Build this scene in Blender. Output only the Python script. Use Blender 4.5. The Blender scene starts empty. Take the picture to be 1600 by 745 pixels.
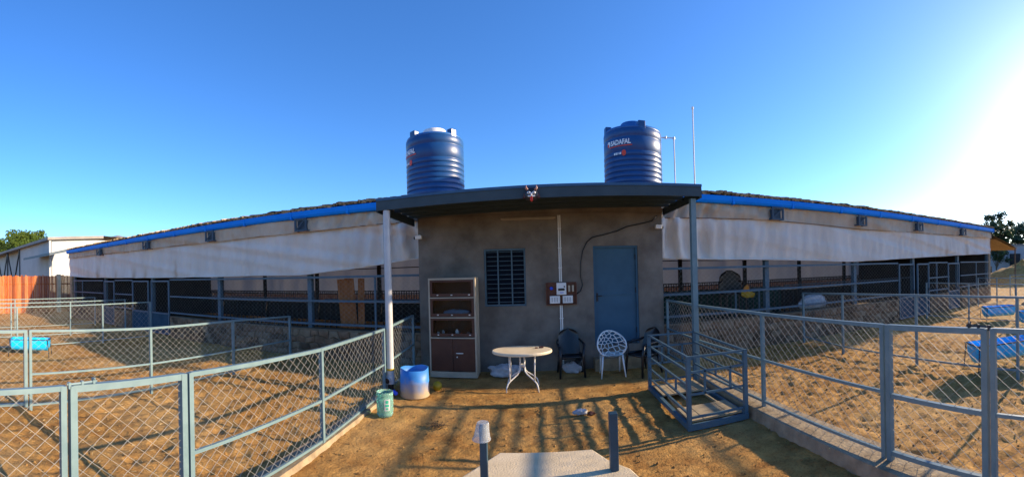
import bpy, math, random
import numpy as np
from mathutils import Vector, Matrix, Quaternion
from mathutils.geometry import delaunay_2d_cdt

rnd = random.Random(7)
scene = bpy.context.scene
col = scene.collection

# ------------------------------------------------------------------ camera
# the photograph is a hand-swept cylindrical panorama of about 148 degrees
F, X0, Y0, PW, PH = 620.0, 840.0, 422.5, 1600.0, 745.0
cam_d = bpy.data.cameras.new('camera')
cam_d.type = 'PANO'
cam_d.panorama_type = 'CENTRAL_CYLINDRICAL'
cam_d.central_cylindrical_range_u_min = -X0 / F
cam_d.central_cylindrical_range_u_max = (PW - X0) / F
cam_d.central_cylindrical_range_v_min = (Y0 - PH) / F
cam_d.central_cylindrical_range_v_max = Y0 / F
cam_d.clip_start = 0.05
cam_d.clip_end = 3000
cam = bpy.data.objects.new('camera', cam_d)
col.objects.link(cam)
rl = math.radians(1.5)
c_, s_ = math.cos(rl), math.sin(rl)
cam.matrix_world = Matrix(((c_, s_, 0, 0), (0, 0, -1, 0), (-s_, c_, 0, 2.2), (0, 0, 0, 1)))
scene.camera = cam

# ------------------------------------------------------------------ light
SUN_AZ, SUN_EL = math.radians(83.0), math.radians(17.5)      # azimuth from +Y towards +X
world = bpy.data.worlds.new('World')
scene.world = world
world.use_nodes = True
wn = world.node_tree
bg = wn.nodes['Background']
sky = wn.nodes.new('ShaderNodeTexSky')
sky.sky_type = 'NISHITA'
sky.sun_disc = False
sky.sun_elevation = SUN_EL
sky.sun_rotation = SUN_AZ
sky.altitude = 200
sky.air_density = 1.0
sky.dust_density = 0.7
sky.ozone_density = 6.0
hs = wn.nodes.new('ShaderNodeHueSaturation')
hs.inputs['Hue'].default_value = 0.506
hs.inputs['Saturation'].default_value = 1.1
wn.links.new(sky.outputs['Color'], hs.inputs['Color'])
wn.links.new(hs.outputs['Color'], bg.inputs['Color'])
bg.inputs['Strength'].default_value = 0.15

sun_dir = Vector((math.cos(SUN_EL) * math.sin(SUN_AZ), math.cos(SUN_EL) * math.cos(SUN_AZ), math.sin(SUN_EL)))
sl = bpy.data.lights.new('sun', 'SUN')
sl.energy = 5.0
sl.angle = math.radians(0.9)
sl.color = (1.0, 0.78, 0.51)
so = bpy.data.objects.new('sun', sl)
so.rotation_euler = sun_dir.to_track_quat('Z', 'Y').to_euler()
so.location = (30, 5, 20)
col.objects.link(so)

vs = scene.view_settings
vs.view_transform = 'Standard'
vs.look = 'None'
vs.exposure = 1.07
vs.gamma = 1.0
vs.use_curve_mapping = False
scene.cycles.use_denoising = True
scene.cycles.max_bounces = 8
scene.cycles.transparent_max_bounces = 16
scene.cycles.sample_clamp_indirect = 6

# ------------------------------------------------------------------ materials
def mat(name, color, color2=None, rough=0.7, metal=0.0, scale=4.0, bump=0.0, bscale=None, detail=6.0,
        trans=0.0, spec=0.5, stretch=(1, 1, 1), contrast=(0.35, 0.65), alpha=1.0, transmission=0.0, ior=1.45):
    m = bpy.data.materials.new(name)
    m.use_nodes = True
    nt = m.node_tree
    bs = nt.nodes['Principled BSDF']
    out = nt.nodes['Material Output']
    bs.inputs['Base Color'].default_value = (*color, 1)
    bs.inputs['Roughness'].default_value = rough
    bs.inputs['Metallic'].default_value = metal
    bs.inputs['Specular IOR Level'].default_value = spec
    bs.inputs['Alpha'].default_value = alpha
    bs.inputs['Transmission Weight'].default_value = transmission
    bs.inputs['IOR'].default_value = ior
    tc = nt.nodes.new('ShaderNodeTexCoord')
    mp = nt.nodes.new('ShaderNodeMapping')
    mp.inputs['Scale'].default_value = stretch
    nt.links.new(tc.outputs['Object'], mp.inputs['Vector'])
    if color2 is not None:
        n = nt.nodes.new('ShaderNodeTexNoise')
        n.inputs['Scale'].default_value = scale
        n.inputs['Detail'].default_value = detail
        n.inputs['Roughness'].default_value = 0.6
        nt.links.new(mp.outputs['Vector'], n.inputs['Vector'])
        r = nt.nodes.new('ShaderNodeValToRGB')
        r.color_ramp.elements[0].position = contrast[0]
        r.color_ramp.elements[1].position = contrast[1]
        r.color_ramp.elements[0].color = (*color, 1)
        r.color_ramp.elements[1].color = (*color2, 1)
        nt.links.new(n.outputs['Fac'], r.inputs['Fac'])
        nt.links.new(r.outputs['Color'], bs.inputs['Base Color'])
        m['_col'] = r.name
    if bump > 0:
        n2 = nt.nodes.new('ShaderNodeTexNoise')
        n2.inputs['Scale'].default_value = bscale or scale * 6
        n2.inputs['Detail'].default_value = 5
        nt.links.new(mp.outputs['Vector'], n2.inputs['Vector'])
        b = nt.nodes.new('ShaderNodeBump')
        b.inputs['Strength'].default_value = bump
        b.inputs['Distance'].default_value = 0.02
        nt.links.new(n2.outputs['Fac'], b.inputs['Height'])
        nt.links.new(b.outputs['Normal'], bs.inputs['Normal'])
    if trans > 0:
        tr = nt.nodes.new('ShaderNodeBsdfTranslucent')
        tr.inputs['Color'].default_value = (*[min(1, c * 1.1) for c in color], 1)
        mx = nt.nodes.new('ShaderNodeMixShader')
        mx.inputs['Fac'].default_value = trans
        nt.links.new(bs.outputs['BSDF'], mx.inputs[1])
        nt.links.new(tr.outputs['BSDF'], mx.inputs[2])
        nt.links.new(mx.outputs['Shader'], out.inputs['Surface'])
    return m

def sand_material():
    m = bpy.data.materials.new('sand')
    m.use_nodes = True
    nt = m.node_tree
    N, L = nt.nodes, nt.links
    bs = N['Principled BSDF']
    bs.inputs['Roughness'].default_value = 0.95
    bs.inputs['Specular IOR Level'].default_value = 0.15
    tc = N.new('ShaderNodeTexCoord')
    def noise(scale, detail=5, rough=0.6):
        n = N.new('ShaderNodeTexNoise')
        n.inputs['Scale'].default_value = scale
        n.inputs['Detail'].default_value = detail
        n.inputs['Roughness'].default_value = rough
        L.new(tc.outputs['Object'], n.inputs['Vector'])
        return n
    def ramp(n, p0, c0, p1, c1):
        r = N.new('ShaderNodeValToRGB')
        r.color_ramp.elements[0].position = p0
        r.color_ramp.elements[1].position = p1
        r.color_ramp.elements[0].color = c0
        r.color_ramp.elements[1].color = c1
        L.new(n.outputs['Fac'], r.inputs['Fac'])
        return r
    def mix(a, b, f, mode='MIX'):
        x = N.new('ShaderNodeMix')
        x.data_type = 'RGBA'
        x.blend_type = mode
        if isinstance(f, float):
            x.inputs[0].default_value = f
        else:
            L.new(f, x.inputs[0])
        for k, v in ((6, a), (7, b)):
            if isinstance(v, tuple):
                x.inputs[k].default_value = v
            else:
                L.new(v, x.inputs[k])
        return x.outputs[2]
    a = ramp(noise(3.2, 8, 0.65), 0.36, (0.268, 0.127, 0.034, 1), 0.62, (0.48, 0.262, 0.076, 1))
    b = ramp(noise(0.45, 4), 0.42, (0, 0, 0, 1), 0.62, (1, 1, 1, 1))
    pale = mix(a.outputs['Color'], (0.48, 0.315, 0.13, 1), b.outputs['Color'])
    pale = mix(a.outputs['Color'], pale, 0.55)
    s = ramp(noise(38, 3, 0.7), 0.30, (0.45, 0.42, 0.38, 1), 0.5, (1, 1, 1, 1))
    c = mix(pale, s.outputs['Color'], 0.65, 'MULTIPLY')
    v = N.new('ShaderNodeTexVoronoi')
    v.inputs['Scale'].default_value = 26
    L.new(tc.outputs['Object'], v.inputs['Vector'])
    vr = N.new('ShaderNodeValToRGB')
    vr.color_ramp.elements[0].position = 0.05
    vr.color_ramp.elements[1].position = 0.16
    vr.color_ramp.elements[0].color = (0.42, 0.36, 0.3, 1)
    vr.color_ramp.elements[1].color = (1, 1, 1, 1)
    L.new(v.outputs['Distance'], vr.inputs['Fac'])
    c = mix(c, vr.outputs['Color'], 0.5, 'MULTIPLY')
    L.new(c, bs.inputs['Base Color'])
    n1, n2 = noise(22, 5, 0.65), noise(90, 3)
    ad = N.new('ShaderNodeMath')
    ad.operation = 'MULTIPLY_ADD'
    ad.inputs[1].default_value = 0.35
    L.new(n2.outputs['Fac'], ad.inputs[0])
    L.new(n1.outputs['Fac'], ad.inputs[2])
    bp = N.new('ShaderNodeBump')
    bp.inputs['Strength'].default_value = 0.8
    bp.inputs['Distance'].default_value = 0.03
    L.new(ad.outputs[0], bp.inputs['Height'])
    L.new(bp.outputs['Normal'], bs.inputs['Normal'])
    return m

def dusty(name, c1, dust, z0, z1):
    m = mat(name, c1, tuple(min(1, c * 1.3) for c in c1), 0.5, scale=4)
    nt = m.node_tree
    N, L = nt.nodes, nt.links
    bs = N['Principled BSDF']
    src = bs.inputs['Base Color'].links[0].from_socket
    tc = N.new('ShaderNodeTexCoord')
    sx = N.new('ShaderNodeSeparateXYZ')
    L.new(tc.outputs['Object'], sx.inputs[0])
    n = N.new('ShaderNodeTexNoise'); n.inputs['Scale'].default_value = 5; n.inputs['Detail'].default_value = 6
    L.new(tc.outputs['Object'], n.inputs['Vector'])
    a = N.new('ShaderNodeMath'); a.operation = 'MULTIPLY_ADD'; a.inputs[1].default_value = -.5
    L.new(n.outputs['Fac'], a.inputs[0]); L.new(sx.outputs['Z'], a.inputs[2])
    mr = N.new('ShaderNodeMapRange'); mr.inputs[1].default_value = z0 - .25; mr.inputs[2].default_value = z1 - .25
    mr.inputs[3].default_value = 1; mr.inputs[4].default_value = 0
    L.new(a.outputs[0], mr.inputs[0])
    mx = N.new('ShaderNodeMix'); mx.data_type = 'RGBA'
    mx.inputs[7].default_value = (*dust, 1)
    L.new(mr.outputs[0], mx.inputs[0]); L.new(src, mx.inputs[6])
    L.new(mx.outputs[2], bs.inputs['Base Color'])
    return m

M = {}
M['sand'] = sand_material()
M['clod'] = mat('clod', (0.11, 0.06, 0.025), (0.36, 0.21, 0.075), 0.95, scale=9, spec=0.1)
M['concrete'] = mat('concrete', (0.55, 0.435, 0.27), (0.66, 0.535, 0.35), 0.9, scale=3, bump=0.3, bscale=60, spec=0.2)
M['kerb'] = mat('kerb', (0.22, 0.165, 0.105), (0.36, 0.28, 0.18), 0.92, scale=5, bump=0.5, bscale=30, spec=0.2)
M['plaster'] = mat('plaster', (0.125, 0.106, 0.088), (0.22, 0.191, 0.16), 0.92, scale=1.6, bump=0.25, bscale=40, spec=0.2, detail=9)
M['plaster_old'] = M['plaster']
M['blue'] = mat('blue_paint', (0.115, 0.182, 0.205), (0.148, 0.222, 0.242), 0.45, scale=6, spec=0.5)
M['shaded_blue'] = mat('shaded_blue_paint', (0.055, 0.105, 0.145), (0.075, 0.13, 0.172), 0.55, scale=6)  # fence blue darkened, the shade at the barn front put into the colour
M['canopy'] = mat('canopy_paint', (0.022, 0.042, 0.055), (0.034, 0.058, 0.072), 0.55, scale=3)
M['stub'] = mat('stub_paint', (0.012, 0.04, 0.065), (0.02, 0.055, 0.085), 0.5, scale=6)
M['flashing'] = mat('flashing_paint', (0.02, 0.075, 0.16), (0.03, 0.10, 0.20), 0.5, scale=4)
M['gate_sheet'] = mat('gate_sheet_paint', (0.035, 0.07, 0.10), (0.05, 0.09, 0.125), 0.8, scale=4, spec=0.1)
M['mask_horn'] = mat('mask_horn', (0.30, 0.10, 0.07), (0.5, 0.36, 0.32), 0.6, scale=30)
M['window_dark'] = mat('window_dark', (0.008, 0.012, 0.02), rough=0.9, spec=0.05)
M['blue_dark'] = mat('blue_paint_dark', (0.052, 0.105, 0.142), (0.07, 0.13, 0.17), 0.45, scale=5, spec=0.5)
M['bracket'] = mat('bracket_paint', (0.02, 0.045, 0.075), (0.035, 0.065, 0.10), 0.5, scale=5)
M['black_steel'] = mat('black_steel', (0.015, 0.016, 0.02), (0.03, 0.03, 0.034), 0.55, scale=8)
M['door'] = mat('door_paint', (0.022, 0.080, 0.135), (0.032, 0.102, 0.165), 0.5, scale=2.5, detail=8)
M['wire'] = mat('galvanised_wire', (0.20, 0.19, 0.17), (0.32, 0.305, 0.27), 0.6, metal=0.15, scale=12)
M['gutter'] = mat('gutter_plastic', (0.001, 0.20, 0.74), (0.002, 0.24, 0.82), 0.5, scale=1.5, spec=0.15)
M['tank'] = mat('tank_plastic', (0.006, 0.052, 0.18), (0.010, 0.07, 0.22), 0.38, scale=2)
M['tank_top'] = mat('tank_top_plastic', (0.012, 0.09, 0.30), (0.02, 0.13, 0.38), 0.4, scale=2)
M['white'] = mat('white_plastic', (0.68, 0.67, 0.65), (0.78, 0.77, 0.75), 0.45, scale=5)
M['white_metal'] = mat('white_metal', (0.62, 0.60, 0.56), (0.75, 0.73, 0.68), 0.4, scale=6)
M['table'] = mat('table_plastic', (0.62, 0.52, 0.36), (0.72, 0.62, 0.45), 0.45, scale=4)
M['red'] = mat('red_paint', (0.62, 0.03, 0.015), rough=0.5)
M['letter_white'] = mat('letter_white', (0.8, 0.8, 0.8), rough=0.5)
M['letter_red'] = mat('letter_red', (0.75, 0.06, 0.03), rough=0.5)
M['pvc'] = mat('pvc_pipe', (0.42, 0.42, 0.43), (0.5, 0.5, 0.5), 0.35, scale=3)
M['pvc_white'] = mat('pvc_white', (0.7, 0.69, 0.66), rough=0.4)
M['black_plastic'] = mat('black_plastic', (0.010, 0.010, 0.012), (0.016, 0.016, 0.018), 0.32, scale=6)
M['cab_brown'] = mat('cabinet_brown', (0.060, 0.018, 0.010), (0.085, 0.028, 0.015), 0.5, scale=3)
M['cab_frame'] = mat('cabinet_frame', (0.33, 0.275, 0.205), (0.43, 0.36, 0.27), 0.55, scale=3)
M['glass'] = mat('glass', (0.75, 0.78, 0.78), rough=0.02, transmission=1.0, ior=1.2)
M['wood_board'] = mat('wood_board', (0.19, 0.062, 0.019), (0.32, 0.125, 0.042), 0.75, spec=0.2, scale=2.2, stretch=(14, 14, 1.2), detail=6)
M['meter_wood'] = mat('meter_wood', (0.085, 0.024, 0.010), (0.13, 0.04, 0.016), 0.6, scale=3, stretch=(2, 2, 14))
M['drum'] = dusty('drum_plastic', (0.025, 0.16, 0.46), (0.42, 0.33, 0.22), 0.05, 0.36)
M['trough'] = mat('trough_plastic', (0.002, 0.38, 0.80), (0.004, 0.46, 0.88), 0.4, scale=3)
M['sack'] = mat('sack', (0.33, 0.34, 0.37), (0.48, 0.48, 0.49), 0.6, scale=8, bump=0.4, bscale=30)
M['plate_wood'] = mat('plate_wood', (0.27, 0.21, 0.13), (0.40, 0.32, 0.20), 0.85, scale=2, stretch=(1.5, 10, 1))
M['stone'] = mat('stone', (0.15, 0.085, 0.05), (0.27, 0.17, 0.105), 0.95, scale=3.5, bump=0.6, bscale=25, spec=0.15)
M['stone_pale'] = mat('stone_pale', (0.20, 0.135, 0.085), (0.28, 0.20, 0.13), 0.95, scale=4, bump=0.6, bscale=25, spec=0.15)
M['stone_dark'] = mat('stone_dark', (0.085, 0.055, 0.036), (0.15, 0.10, 0.065), 0.95, scale=4, bump=0.6, bscale=25, spec=0.15)
M['mortar'] = mat('mortar', (0.13, 0.095, 0.065), (0.20, 0.15, 0.10), 0.97, scale=5, bump=0.5, bscale=30, spec=0.1)
M['thatch'] = mat('thatch', (0.17, 0.115, 0.065), (0.46, 0.34, 0.21), 0.95, scale=3, bump=0.8, bscale=35, spec=0.1)
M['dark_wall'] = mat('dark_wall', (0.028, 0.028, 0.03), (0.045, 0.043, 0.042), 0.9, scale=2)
M['net_green'] = mat('shade_net', (0.008, 0.03, 0.022), (0.014, 0.045, 0.032), 0.9, scale=4)
M['timber'] = mat('palisade_timber', (0.32, 0.07, 0.016), (0.46, 0.14, 0.035), 0.8, scale=5, stretch=(3, 3, 0.35))
M['sheet_white'] = mat('sheet_white', (0.33, 0.345, 0.355), (0.40, 0.41, 0.42), 0.5, scale=0.6)
M['sheet_grey'] = mat('sheet_grey', (0.16, 0.15, 0.14), (0.24, 0.22, 0.20), 0.6, scale=0.8)
M['leaf'] = mat('leaf', (0.055, 0.105, 0.018), (0.12, 0.17, 0.03), 0.6, scale=0.7, trans=0.3)
M['leaf_dark'] = mat('leaf_dark', (0.04, 0.07, 0.025), (0.08, 0.11, 0.035), 0.6, scale=0.7, trans=0.3)
M['bark'] = mat('bark', (0.10, 0.07, 0.045), (0.17, 0.12, 0.08), 0.95, scale=6)
M['teal_clear'] = mat('teal_clear', (0.45, 0.78, 0.70), rough=0.12, transmission=0.75, ior=1.15)
M['teal'] = mat('teal_print', (0.01, 0.33, 0.22), rough=0.5)
M['cup_clear'] = mat('cup_clear', (0.85, 0.88, 0.9), rough=0.15, transmission=0.8, ior=1.15)
M['yellow'] = mat('yellow_plastic', (0.42, 0.28, 0.012), rough=0.5)
M['orange'] = mat('orange_cloth', (0.6, 0.2, 0.02), rough=0.8)
M['straw'] = mat('straw', (0.30, 0.22, 0.10), (0.45, 0.35, 0.18), 0.9, scale=6)
M['dung'] = mat('dung', (0.05, 0.035, 0.02), (0.10, 0.07, 0.04), 0.95, scale=8)
M['blue_lamp'] = mat('blue_lamp', (0.01, 0.08, 0.7), rough=0.3)
M['brown_item'] = mat('brown_item', (0.10, 0.03, 0.015), rough=0.4)

def tarp_material(name, c1, c2, trans, streaks):
    m = mat(name, c1, c2, 0.75, scale=0.5, bump=0.9, bscale=1.1, trans=trans, spec=0.25, detail=8, stretch=(2.6, 2.6, 0.7))
    m.node_tree.nodes['Bump'].inputs['Distance'].default_value = 0.10
    nt = m.node_tree
    N, L = nt.nodes, nt.links
    bs = N['Principled BSDF']
    src = bs.inputs['Base Color'].links[0].from_socket
    tc = N.new('ShaderNodeTexCoord')
    sx = N.new('ShaderNodeSeparateXYZ')
    L.new(tc.outputs['Object'], sx.inputs[0])
    last = src
    for (x, w, z0, z1, strength) in streaks:      # rust and dust stains that ran down the cloth
        a = N.new('ShaderNodeMath'); a.operation = 'SUBTRACT'; a.inputs[1].default_value = x
        L.new(sx.outputs['X'], a.inputs[0])
        b = N.new('ShaderNodeMath'); b.operation = 'ABSOLUTE'
        L.new(a.outputs[0], b.inputs[0])
        mr = N.new('ShaderNodeMapRange'); mr.inputs[1].default_value = 0; mr.inputs[2].default_value = w
        mr.inputs[3].default_value = strength; mr.inputs[4].default_value = 0
        L.new(b.outputs[0], mr.inputs[0])
        zr = N.new('ShaderNodeMapRange'); zr.inputs[1].default_value = z0; zr.inputs[2].default_value = z1
        zr.inputs[3].default_value = 1; zr.inputs[4].default_value = 0
        L.new(sx.outputs['Z'], zr.inputs[0])
        mu = N.new('ShaderNodeMath'); mu.operation = 'MULTIPLY'
        L.new(mr.outputs[0], mu.inputs[0]); L.new(zr.outputs[0], mu.inputs[1])
        mx = N.new('ShaderNodeMix'); mx.data_type = 'RGBA'
        mx.inputs[7].default_value = (0.44, 0.26, 0.12, 1)
        L.new(mu.outputs[0], mx.inputs[0]); L.new(last, mx.inputs[6])
        last = mx.outputs[2]
    L.new(last, bs.inputs['Base Color'])
    return m
M['brown_item'] = mat('brown_item', (0.10, 0.03, 0.015), rough=0.4)
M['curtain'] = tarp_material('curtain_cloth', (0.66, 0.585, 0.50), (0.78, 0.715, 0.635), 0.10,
    [(-18.3, .28, 2.4, 3.0, .7), (-16.4, .2, 2.4, 2.8, .5), (-14.8, .22, 2.4, 2.9, .6), (-13.9, .15, 2.4, 2.8, .5), (-11.8, .16, 2.5, 3.0, .6),
     (15.3, .22, 2.6, 3.4, .6), (17.2, .3, 2.6, 3.5, .6), (13.3, .15, 2.5, 3.2, .3)])
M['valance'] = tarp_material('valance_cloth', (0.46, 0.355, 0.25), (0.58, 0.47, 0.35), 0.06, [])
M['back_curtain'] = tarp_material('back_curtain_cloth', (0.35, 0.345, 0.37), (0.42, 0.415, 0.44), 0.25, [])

# ------------------------------------------------------------------ mesh helpers
class MB:
    def __init__(s):
        s.v, s.f = [], []
    def add(s, vs, fs):
        o = len(s.v)
        s.v.extend([tuple(p) for p in vs])
        s.f.extend([tuple(i + o for i in f) for f in fs])
        return s
    def box(s, c, d, rz=0.0, rx=0.0, ry=0.0):
        R = Matrix.Rotation(rz, 3, 'Z') @ Matrix.Rotation(ry, 3, 'Y') @ Matrix.Rotation(rx, 3, 'X')
        vs = []
        for i in range(8):
            p = Vector(((i & 1) - .5, ((i >> 1) & 1) - .5, ((i >> 2) & 1) - .5))
            vs.append(R @ Vector((p.x * d[0], p.y * d[1], p.z * d[2])) + Vector(c))
        return s.add(vs, [(0, 2, 3, 1), (4, 5, 7, 6), (0, 1, 5, 4), (2, 6, 7, 3), (0, 4, 6, 2), (1, 3, 7, 5)])
    def ext(s, x0, x1, y0, y1, z0, z1):
        return s.box(((x0 + x1) / 2, (y0 + y1) / 2, (z0 + z1) / 2), (abs(x1 - x0), abs(y1 - y0), abs(z1 - z0)))
    def beam(s, a, b, w, h, up=(0, 0, 1)):
        a, b = Vector(a), Vector(b)
        d = (b - a).normalized()
        u = Vector(up)
        if abs(d.dot(u)) > .95:
            u = Vector((1, 0, 0))
        x = d.cross(u).normalized()
        z = x.cross(d).normalized()
        vs = []
        for p in (a, b):
            for sx, sz in ((-1, -1), (1, -1), (1, 1), (-1, 1)):
                vs.append(p + x * (sx * w / 2) + z * (sz * h / 2))
        return s.add(vs, [(0, 1, 2, 3), (7, 6, 5, 4), (0, 4, 5, 1), (1, 5, 6, 2), (2, 6, 7, 3), (3, 7, 4, 0)])
    def tube(s, pts, r, n=8, closed=False, cap=True):
        pts = [Vector(p) for p in pts]
        m = len(pts)
        rs = r if isinstance(r, (list, tuple)) else [r] * m
        ref = None
        vs, fs = [], []
        for i, p in enumerate(pts):
            if closed:
                d = pts[(i + 1) % m] - pts[i - 1]
            else:
                d = pts[min(i + 1, m - 1)] - pts[max(i - 1, 0)]
            d = d.normalized() if d.length > 1e-9 else Vector((0, 0, 1))
            if ref is None:
                ref = Vector((0, 0, 1)) if abs(d.z) < .9 else Vector((1, 0, 0))
            x = (ref - d * ref.dot(d))
            if x.length < 1e-6:
                x = d.orthogonal()
            x.normalize()
            ref = x
            y = d.cross(x)
            for k in range(n):
                a = 2 * math.pi * k / n
                vs.append(p + (x * math.cos(a) + y * math.sin(a)) * rs[i])
        for i in range(m if closed else m - 1):
            j = (i + 1) % m
            for k in range(n):
                l = (k + 1) % n
                fs.append((i * n + k, i * n + l, j * n + l, j * n + k))
        if cap and not closed:
            fs.append(tuple(range(n))[::-1])
            fs.append(tuple((m - 1) * n + k for k in range(n)))
        return s.add(vs, fs)
    def lathe(s, prof, c, n=32, cap0=False, cap1=False):
        vs, fs = [], []
        for (r, z) in prof:
            for k in range(n):
                a = 2 * math.pi * k / n
                vs.append((c[0] + r * math.cos(a), c[1] + r * math.sin(a), c[2] + z))
        for i in range(len(prof) - 1):
            for k in range(n):
                l = (k + 1) % n
                fs.append((i * n + k, i * n + l, (i + 1) * n + l, (i + 1) * n + k))
        if cap0: fs.append(tuple(range(n))[::-1])
        if cap1: fs.append(tuple((len(prof) - 1) * n + k for k in range(n)))
        return s.add(vs, fs)
    def ellipsoid(s, c, r, n=14, m=8, fn=None):
        vs, fs = [], []
        for i in range(m + 1):
            t = math.pi * i / m
            for k in range(n):
                a = 2 * math.pi * k / n
                p = Vector((math.sin(t) * math.cos(a), math.sin(t) * math.sin(a), math.cos(t)))
                q = Vector((p.x * r[0], p.y * r[1], p.z * r[2]))
                if fn: q = fn(p, q)
                vs.append(q + Vector(c))
        for i in range(m):
            for k in range(n):
                l = (k + 1) % n
                fs.append((i * n + k, (i + 1) * n + k, (i + 1) * n + l, i * n + l))
        return s.add(vs, fs)
    def grid(s, fn, nu, nv):
        vs = [fn(i / nu, j / nv) for j in range(nv + 1) for i in range(nu + 1)]
        fs = [(j * (nu + 1) + i, j * (nu + 1) + i + 1, (j + 1) * (nu + 1) + i + 1, (j + 1) * (nu + 1) + i)
              for j in range(nv) for i in range(nu)]
        return s.add(vs, fs)
    def prism(s, poly, z0, z1):
        n = len(poly)
        vs = [(x, y, z0) for x, y in poly] + [(x, y, z1) for x, y in poly]
        fs = [tuple(range(n))[::-1], tuple(range(n, 2 * n))]
        fs += [(i, (i + 1) % n, n + (i + 1) % n, n + i) for i in range(n)]
        return s.add(vs, fs)
    def build(s, name, m, parent=None, smooth=False, bevel=0.0, kind=None):
        me = bpy.data.meshes.new(name)
        me.from_pydata(s.v, [], s.f)
        me.update()
        if smooth:
            me.polygons.foreach_set('use_smooth', [True] * len(me.polygons))
        me.materials.append(M[m] if isinstance(m, str) else m)
        o = bpy.data.objects.new(name, me)
        col.objects.link(o)
        if parent is not None:
            o.parent = parent
            if parent.type == 'EMPTY':
                o.matrix_parent_inverse = Matrix.Translation(-parent.location)
        if smooth == 'auto':
            md = o.modifiers.new('edge', 'EDGE_SPLIT')
            md.split_angle = math.radians(35)
        if bevel:
            md = o.modifiers.new('bevel', 'BEVEL')
            md.width = bevel
            md.segments = 2
        if kind: o['kind'] = kind
        return o

def tag(o, label=None, cat=None, group=None, kind=None):
    if label: o['label'] = label
    if cat: o['category'] = cat
    if group: o['group'] = group
    if kind: o['kind'] = kind
    return o
def empty(name, loc, label=None, cat=None, group=None):
    o = bpy.data.objects.new(name, None)
    o.empty_display_size = .2
    o.location = loc
    col.objects.link(o)
    return tag(o, label, cat, group)

# vectorised value noise
def vnoise(x, y, seed=0):
    xi, yi = np.floor(x).astype(np.int64), np.floor(y).astype(np.int64)
    fx, fy = x - xi, y - yi
    fx, fy = fx * fx * (3 - 2 * fx), fy * fy * (3 - 2 * fy)
    def h(a, b):
        n = (a * 374761393 + b * 668265263 + seed * 1442695041) & 0xffffffff
        n = ((n ^ (n >> 13)) * 1274126177) & 0xffffffff
        return ((n ^ (n >> 16)) & 0xffff) / 65535.0
    return (h(xi, yi) * (1 - fx) + h(xi + 1, yi) * fx) * (1 - fy) + (h(xi, yi + 1) * (1 - fx) + h(xi + 1, yi + 1) * fx) * fy - .5
def vn(x, y, seed=0):
    xi, yi = math.floor(x), math.floor(y)
    fx, fy = x - xi, y - yi
    fx, fy = fx * fx * (3 - 2 * fx), fy * fy * (3 - 2 * fy)
    def h(a, b):
        n = (a * 374761393 + b * 668265263 + seed * 1442695041) & 0xffffffff
        n = ((n ^ (n >> 13)) * 1274126177) & 0xffffffff
        return ((n ^ (n >> 16)) & 0xffff) / 65535.0
    return (h(xi, yi) * (1 - fx) + h(xi + 1, yi) * fx) * (1 - fy) + (h(xi, yi + 1) * (1 - fx) + h(xi + 1, yi + 1) * fx) * fy - .5
def n1(x, seed=0):
    return vn(x, seed * 7.3, seed)

# ------------------------------------------------------------------ ground
def spaced(a, b, step, far, grow=1.25):
    v = list(np.arange(a, b + 1e-6, step))
    d, x = step, b
    while x < far:
        d *= grow
        x += d
        v.append(x)
    d, x = step, a
    while x > -far:
        d *= grow
        x -= d
        v.insert(0, x)
    return np.array(v)
gx, gy = spaced(-9.5, 9.5, .045, 900), spaced(.9, 9.1, .045, 900)
GX, GY = np.meshgrid(gx, gy)
def ground_z(x, y):
    pen = np.clip((np.abs(x - .1) - 2.6) / .5, 0, 1)                    # animals have churned up the pens
    amp = .6 + .9 * pen
    near = np.clip(1.6 - np.abs(x) / 20, 0, 1) * np.clip((13 - y) / 3, 0, 1)
    z = .016 * vnoise(x * 2.3, y * 2.7, 1) + .022 * vnoise(x * 8.5 + y * 2, y * 9.5, 2) + .020 * vnoise(x * 15 - y * 4, y * 17, 3)
    f = vnoise(x * 5.2 + 3, y * 5.2, 4)
    z -= .022 * np.clip(f - .2, 0, 1) / .3
    return z * amp * near + .05 * vnoise(x * .35, y * .35, 5) * near - .012
GZ = ground_z(GX, GY)
nx, ny = len(gx), len(gy)
me = bpy.data.meshes.new('ground')
idx = np.arange(nx * ny).reshape(ny, nx)
fq = np.stack([idx[:-1, :-1], idx[:-1, 1:], idx[1:, 1:], idx[1:, :-1]], -1).reshape(-1, 4)
me.from_pydata(np.stack([GX, GY, GZ], -1).reshape(-1, 3).tolist(), [], fq.tolist())
me.polygons.foreach_set('use_smooth', [True] * len(me.polygons))
me.materials.append(M['sand'])
ground = bpy.data.objects.new('ground', me)
col.objects.link(ground)
tag(ground, 'trampled orange brown sand of the yard and pens', kind='structure')

# clods and pebbles lying on the sand
b = MB()
for i in range(8500):
    x, y = rnd.uniform(-9, 9), 1.0 + 7.6 * rnd.random() ** .8
    if -.7 < x < .85 and y < 3.8: continue
    if abs(x) < 2.7 and rnd.random() < .45: continue
    s = rnd.choice([.007, .009, .011, .014, .019]) * rnd.uniform(.7, 1.2)
    z = float(ground_z(np.array([x]), np.array([y]))[0])
    a = rnd.random() * 6.28
    pts = []
    for k in range(6):
        d = [(1, 0, 0), (0, 1, 0), (-1, 0, 0), (0, -1, 0), (0, 0, .8), (0, 0, -.5)][k]
        q = s * rnd.uniform(.6, 1.3)
        pts.append((x + q * (d[0] * math.cos(a) - d[1] * math.sin(a)), y + q * (d[0] * math.sin(a) + d[1] * math.cos(a)), z + q * d[2] + .3 * s))
    b.add(pts, [(0, 1, 4), (1, 2, 4), (2, 3, 4), (3, 0, 4), (1, 0, 5), (2, 1, 5), (3, 2, 5), (0, 3, 5)])
tag(b.build('earth_clods', 'clod'), 'small earth clods strewn over the sand', 'clods', kind='stuff')

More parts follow.
